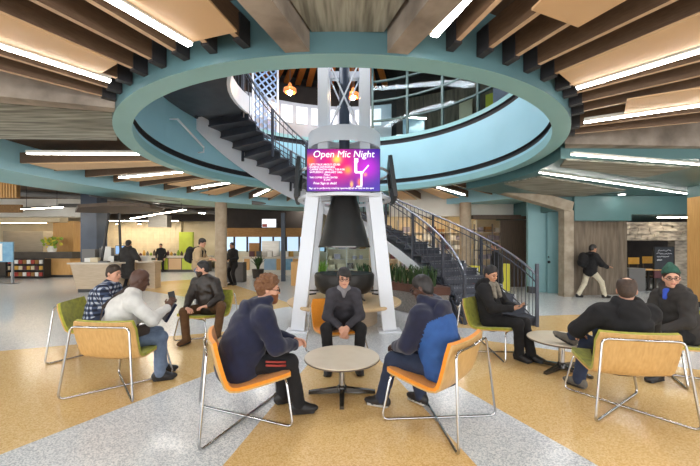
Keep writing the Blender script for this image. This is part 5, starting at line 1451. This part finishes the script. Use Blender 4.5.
child(fbox(243, 259, 300, 18.1, 0.7), 'body', 'white_paint', sv); child(pbox(242, 256.8, 301, 258.8, 18.0, 0.9), 'counter_top', 'kiosk_top', sv)
for a, b, m in ((264, 276, 'window_blue'), (276.5, 280.5, 'oak_post'), (284.5, 292.5, 'sign_blue'), (293, 300, 'oak_post'), (244, 249.5, 'oak_post')): child(pbox(a, 258.8, b, 270, 18.05, 0.05), 'front_panel', m, sv)
one(fbox(262, 241, 279, 19.3, 0.4), 'serving_unit', 'steel', 'boxy steel serving unit behind the servery counter', 'machine')
one(fbox(249, 243, 259, 19.6, 0.4), 'serving_unit', 'brown_header', 'brown serving unit behind the servery counter', 'machine')
for i, (x, m) in enumerate(((252, 'maroon'), (259, 'black_plastic'), (270, 'paper'), (288, 'paper'), (291, 'seat_yellow'))):
    desk_item('jar', x, 18.2, 0.24, 0.2, 0.3, m, {252: 'maroon', 259: 'black', 270: 'white', 288: 'white right-hand', 291: 'yellow'}[x] + ' box on the far servery counter', 'box', z=Wp(0, 256.8, 18).z)
t = thing('potted_plant', 'bushy dark green potted plant in front of the servery', 'plant', (Wp(258, 0, 16.6).x, 16.6, 0))
MB().lathe([(0, 0), (0.25, 0), (0.3, 0.45), (0, 0.43)], 16).build('pot', 'dark_counter', t, 'auto'); o = blades(40, 0.75, 0.4, 5, 0.12).build('foliage', 'leaf', t); o.location = (0, 0, 0.4)
one(fbox(291, 262, 298, 13.4, 0.4), 'waste_bin', 'oak_post', 'oak waste bin left of the tower leg', 'bin')
one(fbox(222, 262.5, 243, 14.6, 0.5), 'side_counter', 'dark_counter', 'dark side counter behind the person in black', 'counter')

# --- shop behind the right stair flight
sh = thing('shop_shelf', 'bright shop shelving full of small goods behind the right stair flight', 'shelf', (Wp(440, 0, 14.6).x, 14.8, 0))
child(pbox(326, 217, 505, 300 - 13, 15.0, 0.1), 'back_panel', 'cream', sh)
for y in (232, 240, 249, 259, 269): child(pbox(326, y, 505, y + 0.7, 14.6, 0.4), 'shelf_board', 'kiosk_top', sh)
for x in (326, 346, 372, 398, 424, 450, 476, 503): child(pbox(x, 220, x + 1.2, 281, 14.6, 0.4), 'upright', 'white_paint', sh)
cs = ['maroon', 'cream', 'paper', 'paper', 'cream', 'tile_grey', 'brown_header', 'tile_grey', 'dark_wood', 'cream']; cn_ = ['maroon', 'cream', 'white', 'white', 'cream', 'mauve', 'brown', 'mauve', 'dark brown', 'cream']
rnd = random.Random(11)
for r_, y in enumerate((232, 240, 249, 259, 269)):
    x = 328.0; seen_ = {}
    while x < 501:
        w = rnd.uniform(3.5, 7.5); h = rnd.uniform(3.0, 6.0)
        if int((x - 320) / 26) == int((x + w - 320) / 26):
            ci = rnd.randrange(10); seen_[cn_[ci]] = seen_.get(cn_[ci], 0) + 1; o = pbox(x, y - h, x + w, y - 0.05, 14.7, 0.2).build('boxed_good', cs[ci]); tag(o, '%s %s box from the left on the %s shelf of the shop shelving' % (ORD[seen_[cn_[ci]] - 1], cn_[ci], ['top', 'second', 'middle', 'fourth', 'bottom'][r_]), 'box', 'goods on the shop shelves')
        x += w + rnd.uniform(0.6, 4)
for px, lab in ((410, 'left'), (455, 'right')):
    A = Wp(px, 214, 13.9); linear_lamp(A - Vector((0.7, 0, 0)), A + Vector((0.7, 0, 0)), 0.1, 0.05, lab + ' shelf light over the shop shelving', 'lamp_warm', rod=Z_CEIL)
for a, b, y0, d, lab in ((471, 483, 266, 11.9, 'yellow cubicle panel left of the person behind the rail'), (498, 510, 264, 11.9, 'yellow cubicle panel right of the person behind the rail')):
    one(fbox(a, y0, b, d, 0.3), 'yellow_panel', 'yellow', lab, 'panel')
one(pbox(530, 287, 536, 293.2, 11.15, 0.2), 'speaker_box', 'black_plastic', 'small black box on the floor by the teal wall', 'box')
t = thing('wire_rack', 'dark wire rack with hanging goods behind the stair rail', 'rack', (Wp(483, 0, 12.4).x, 12.4, 0))
for x in (474, 492): child(fbox(x, 224, x + 0.8, 12.4, 0.04), 'post', 'black_steel', t)
for y in (230, 240, 250): child(pbox(474, y, 492.8, y + 0.6, 12.4, 0.04), 'rail', 'black_steel', t)

# --- cafe at right
mb = pbox(600, 214, 760, 300, 16.5, 0.2); struct('wall_cafe', mb, 'dark_wall', 'dark back wall of the cafe')
mb = pbox(626, 222, 700, 240.5, 13.0, 0.5); hd_ = struct('wall_stone', mb, 'stone', 'rough pale stone header over the cafe opening')
rnd = random.Random(5)
for r_ in range(6):
    x = 626.5 - rnd.uniform(0, 5)
    while x < 697:
        w = rnd.uniform(6, 14); y = 222.3 + r_ * 3.0
        a = max(x, 626.2); b = min(x + w - 0.4, 699)
        if b - a > 1: pbox(a, y, b, y + 2.75, 13.0 - rnd.uniform(0.02, 0.12), 0.15).build('stone', 'stone', hd_)
        x += w
mb = pbox(675, 240, 700, 300, 13.2, 0.3); struct('wall_cafe_side', mb, 'stone', 'stone pier beside the cafe opening')
one(fbox(629, 268.5, 645.5, 11.7, 0.5), 'waste_cabinet', 'grey_plastic', 'square grey cabinet at the cafe opening', 'cabinet')
def cafe_chair(x0, x1, y0, d, label):
    c = Wp((x0 + x1) / 2, y0, d); t = thing('cafe_chair', label, 'chair', (c.x, d, 0), 0.1, 'yellow-backed cafe chairs')
    w = (x1 - x0) / FOC * d
    MB().box((0, 0.0, c.z - 0.13), (w, 0.03, 0.26)).build('backrest', 'seat_yellow', t); MB().box((0, -0.25, 0.46), (w, 0.45, 0.04)).build('seat', 'dark_wood', t)
    for sx in (-1, 1):
        MB().box((sx * w * 0.42, 0.02, c.z / 2 - 0.05), (0.035, 0.035, c.z - 0.1)).build('leg', 'dark_wood', t); MB().box((sx * w * 0.42, -0.44, 0.23), (0.035, 0.035, 0.46)).build('leg', 'dark_wood', t)
cafe_chair(628, 639.5, 257.5, 13.15, 'yellow-backed cafe chair above the grey cabinet'); cafe_chair(642, 656, 256.5, 12.6, 'yellow-backed cafe chair beside the chalkboard')
t = thing('cafe_table', 'small square cafe table beside the chalkboard', 'table', (Wp(648, 0, 12.1).x, 12.1, 0))
MB().box((0, 0, 0.74), (0.7, 0.5, 0.03)).build('tabletop', 'oak_post', t); MB().box((0, 0, 0.37), (0.06, 0.06, 0.72)).build('pedestal', 'black_steel', t); MB().box((0, 0, 0.015), (0.4, 0.4, 0.03)).build('base', 'black_steel', t)
cb = thing('chalkboard_sign', 'standing chalkboard with pale chalk writing and a maroon foot panel', 'sign', (Wp(664, 0, 11.9).x, 11.9, 0))
child(pbox(654.5, 247, 674, 269.5, 11.9, 0.05), 'board', 'chalkboard', cb); child(pbox(654.5, 270, 674, 278, 11.88, 0.06), 'foot_panel', 'maroon', cb)
for x in (654, 673.6): child(fbox(x, 246.6, x + 0.9, 11.9, 0.06), 'leg', 'black_steel', cb)
rnd = random.Random(2)
for y, x0_, x1_ in ((250.5, 658, 671), (253.5, 656.5, 672), (256.5, 657, 669), (260, 657, 662)):
    pts = []; n_ = 26
    for i in range(n_): pts.append(Wp(x0_ + (x1_ - x0_) * i / (n_ - 1), y + rnd.uniform(-0.8, 0.8), 11.885))
    child(MB().tube(pts, 0.008, 4), 'chalk_line', 'chalk', cb)
A, B = Wp(658, 216.8, 12.4), Wp(690, 216.8, 12.4); A.z = B.z = 2.66; linear_lamp(A, B, 0.08, 0.04, 'white light strip on the corridor ceiling above the cafe', 'lamp_far', rod=2.75)

# --- ceiling services and pendants over the food court
for i, (p, q, r_) in enumerate((((-16, 12.5, 3.78), (-8, 16.6, 3.78), 0.13), ((-14, 16, 3.55), (2, 16.5, 3.55), 0.09), ((-16, 20.2, 3.74), (0, 21.2, 3.74), 0.16), ((-9, 11.5, 3.37), (-6, 24, 3.37), 0.06), ((-4, 13.5, 3.36), (3, 18.5, 3.36), 0.08))):
    a, b = Vector(p), Vector(q); t = MB().tube([(a + (b - a) * k_ / 4) - a for k_ in range(5)], r_, 12).build('duct', 'grey_plastic', None, True); t.location = a
    tag(t, ['thick grey duct under the ceiling at far left', 'thin grey duct running straight across above the servery', 'thick grey duct along the back above the deli', 'thin grey pipe running back above the kiosk', 'thin grey duct behind the left stair flight'][i], 'duct')
def pend(p, q, z, lab, n=None): A, B = Fl(*p, z), Fl(*q, z); linear_lamp(A, B, 0.09, 0.06, lab, 'lamp_far', rod=Z_CEIL, house='black_plastic')
pend((22, 209.5), (62, 207.5), 3.05, 'slim hanging light bar above the bakery'); pend((131, 218.8), (155, 214.8), 3.0, 'rear half of the hanging light bar above the deli'); pend((158, 214.2), (185, 210), 3.0, 'front half of the hanging light bar above the deli')
k_ = 0
for x, y, lab in ((-14.5, 11.5, 'beside the bakery'), (-11.5, 17.5, 'in front of the deli'), (-8.5, 14.5, 'above the kiosk'), (-6, 18.5, 'before the lime panel'), (-2.5, 16.5, 'before the servery'), (1.5, 19, 'behind the tower'), (-15, 19.3, 'above the steel oven'), (-9, 20.2, 'above the deli counter'), (10.2, 12.6, 'inside the cafe')):  # downlights added to brighten the food court and cafe
    z = 3.60 if x < 4 else (3.3 if x < 5.5 else (3.12 if x < 8 else 2.7))
    dn = thing('downlight', 'added round ceiling downlight ' + lab, 'light', (x, y, z), group='added food court downlights')
    MB().lathe([(0, 0.0), (0.19, 0.0), (0.2, 0.06), (0, 0.06)], 18).build('casing', 'black_plastic', dn, 'auto'); MB().lathe([(0, -0.012), (0.17, -0.012), (0.17, 0)], 18).build('lens', 'lamp_added_down', dn)
A, B = Wp(2, 0, 18.3), Wp(46, 0, 18.3); A.z = B.z = 2.86; linear_lamp(A, B, 0.12, 0.05, 'warm light strip above the steel bakery oven', 'lamp_warm', rod=Z_CEIL)
A, B = Wp(100, 0, 21.4), Wp(178, 0, 21.4); A.z = B.z = 3.2; linear_lamp(A, B, 0.12, 0.05, 'long light strip washing the beige deli wall', 'lamp_far', rod=Z_CEIL)
# slot diffusers
for nm, r_, t0_, t1_, z, par in (('slot_diffuser', 8.3, 139, 145, 3.286, 'trim_2'),):
    mb = MB(); mb.arc([(r_, z - 0.004), (r_ + 0.12, z - 0.004), (r_ + 0.12, z), (r_, z)], t0_, t1_, 8, close=True); mb.build('slot_diffuser', 'black_gap', bpy.data.objects[par])
A, B = Fl(596, 194.5, ZB - 0.004), Fl(624, 193, ZB - 0.004)
mb = MB(); mb.beam(A, B, 0.12, 0.004); mb.build('slot_diffuser', 'black_gap', soff)
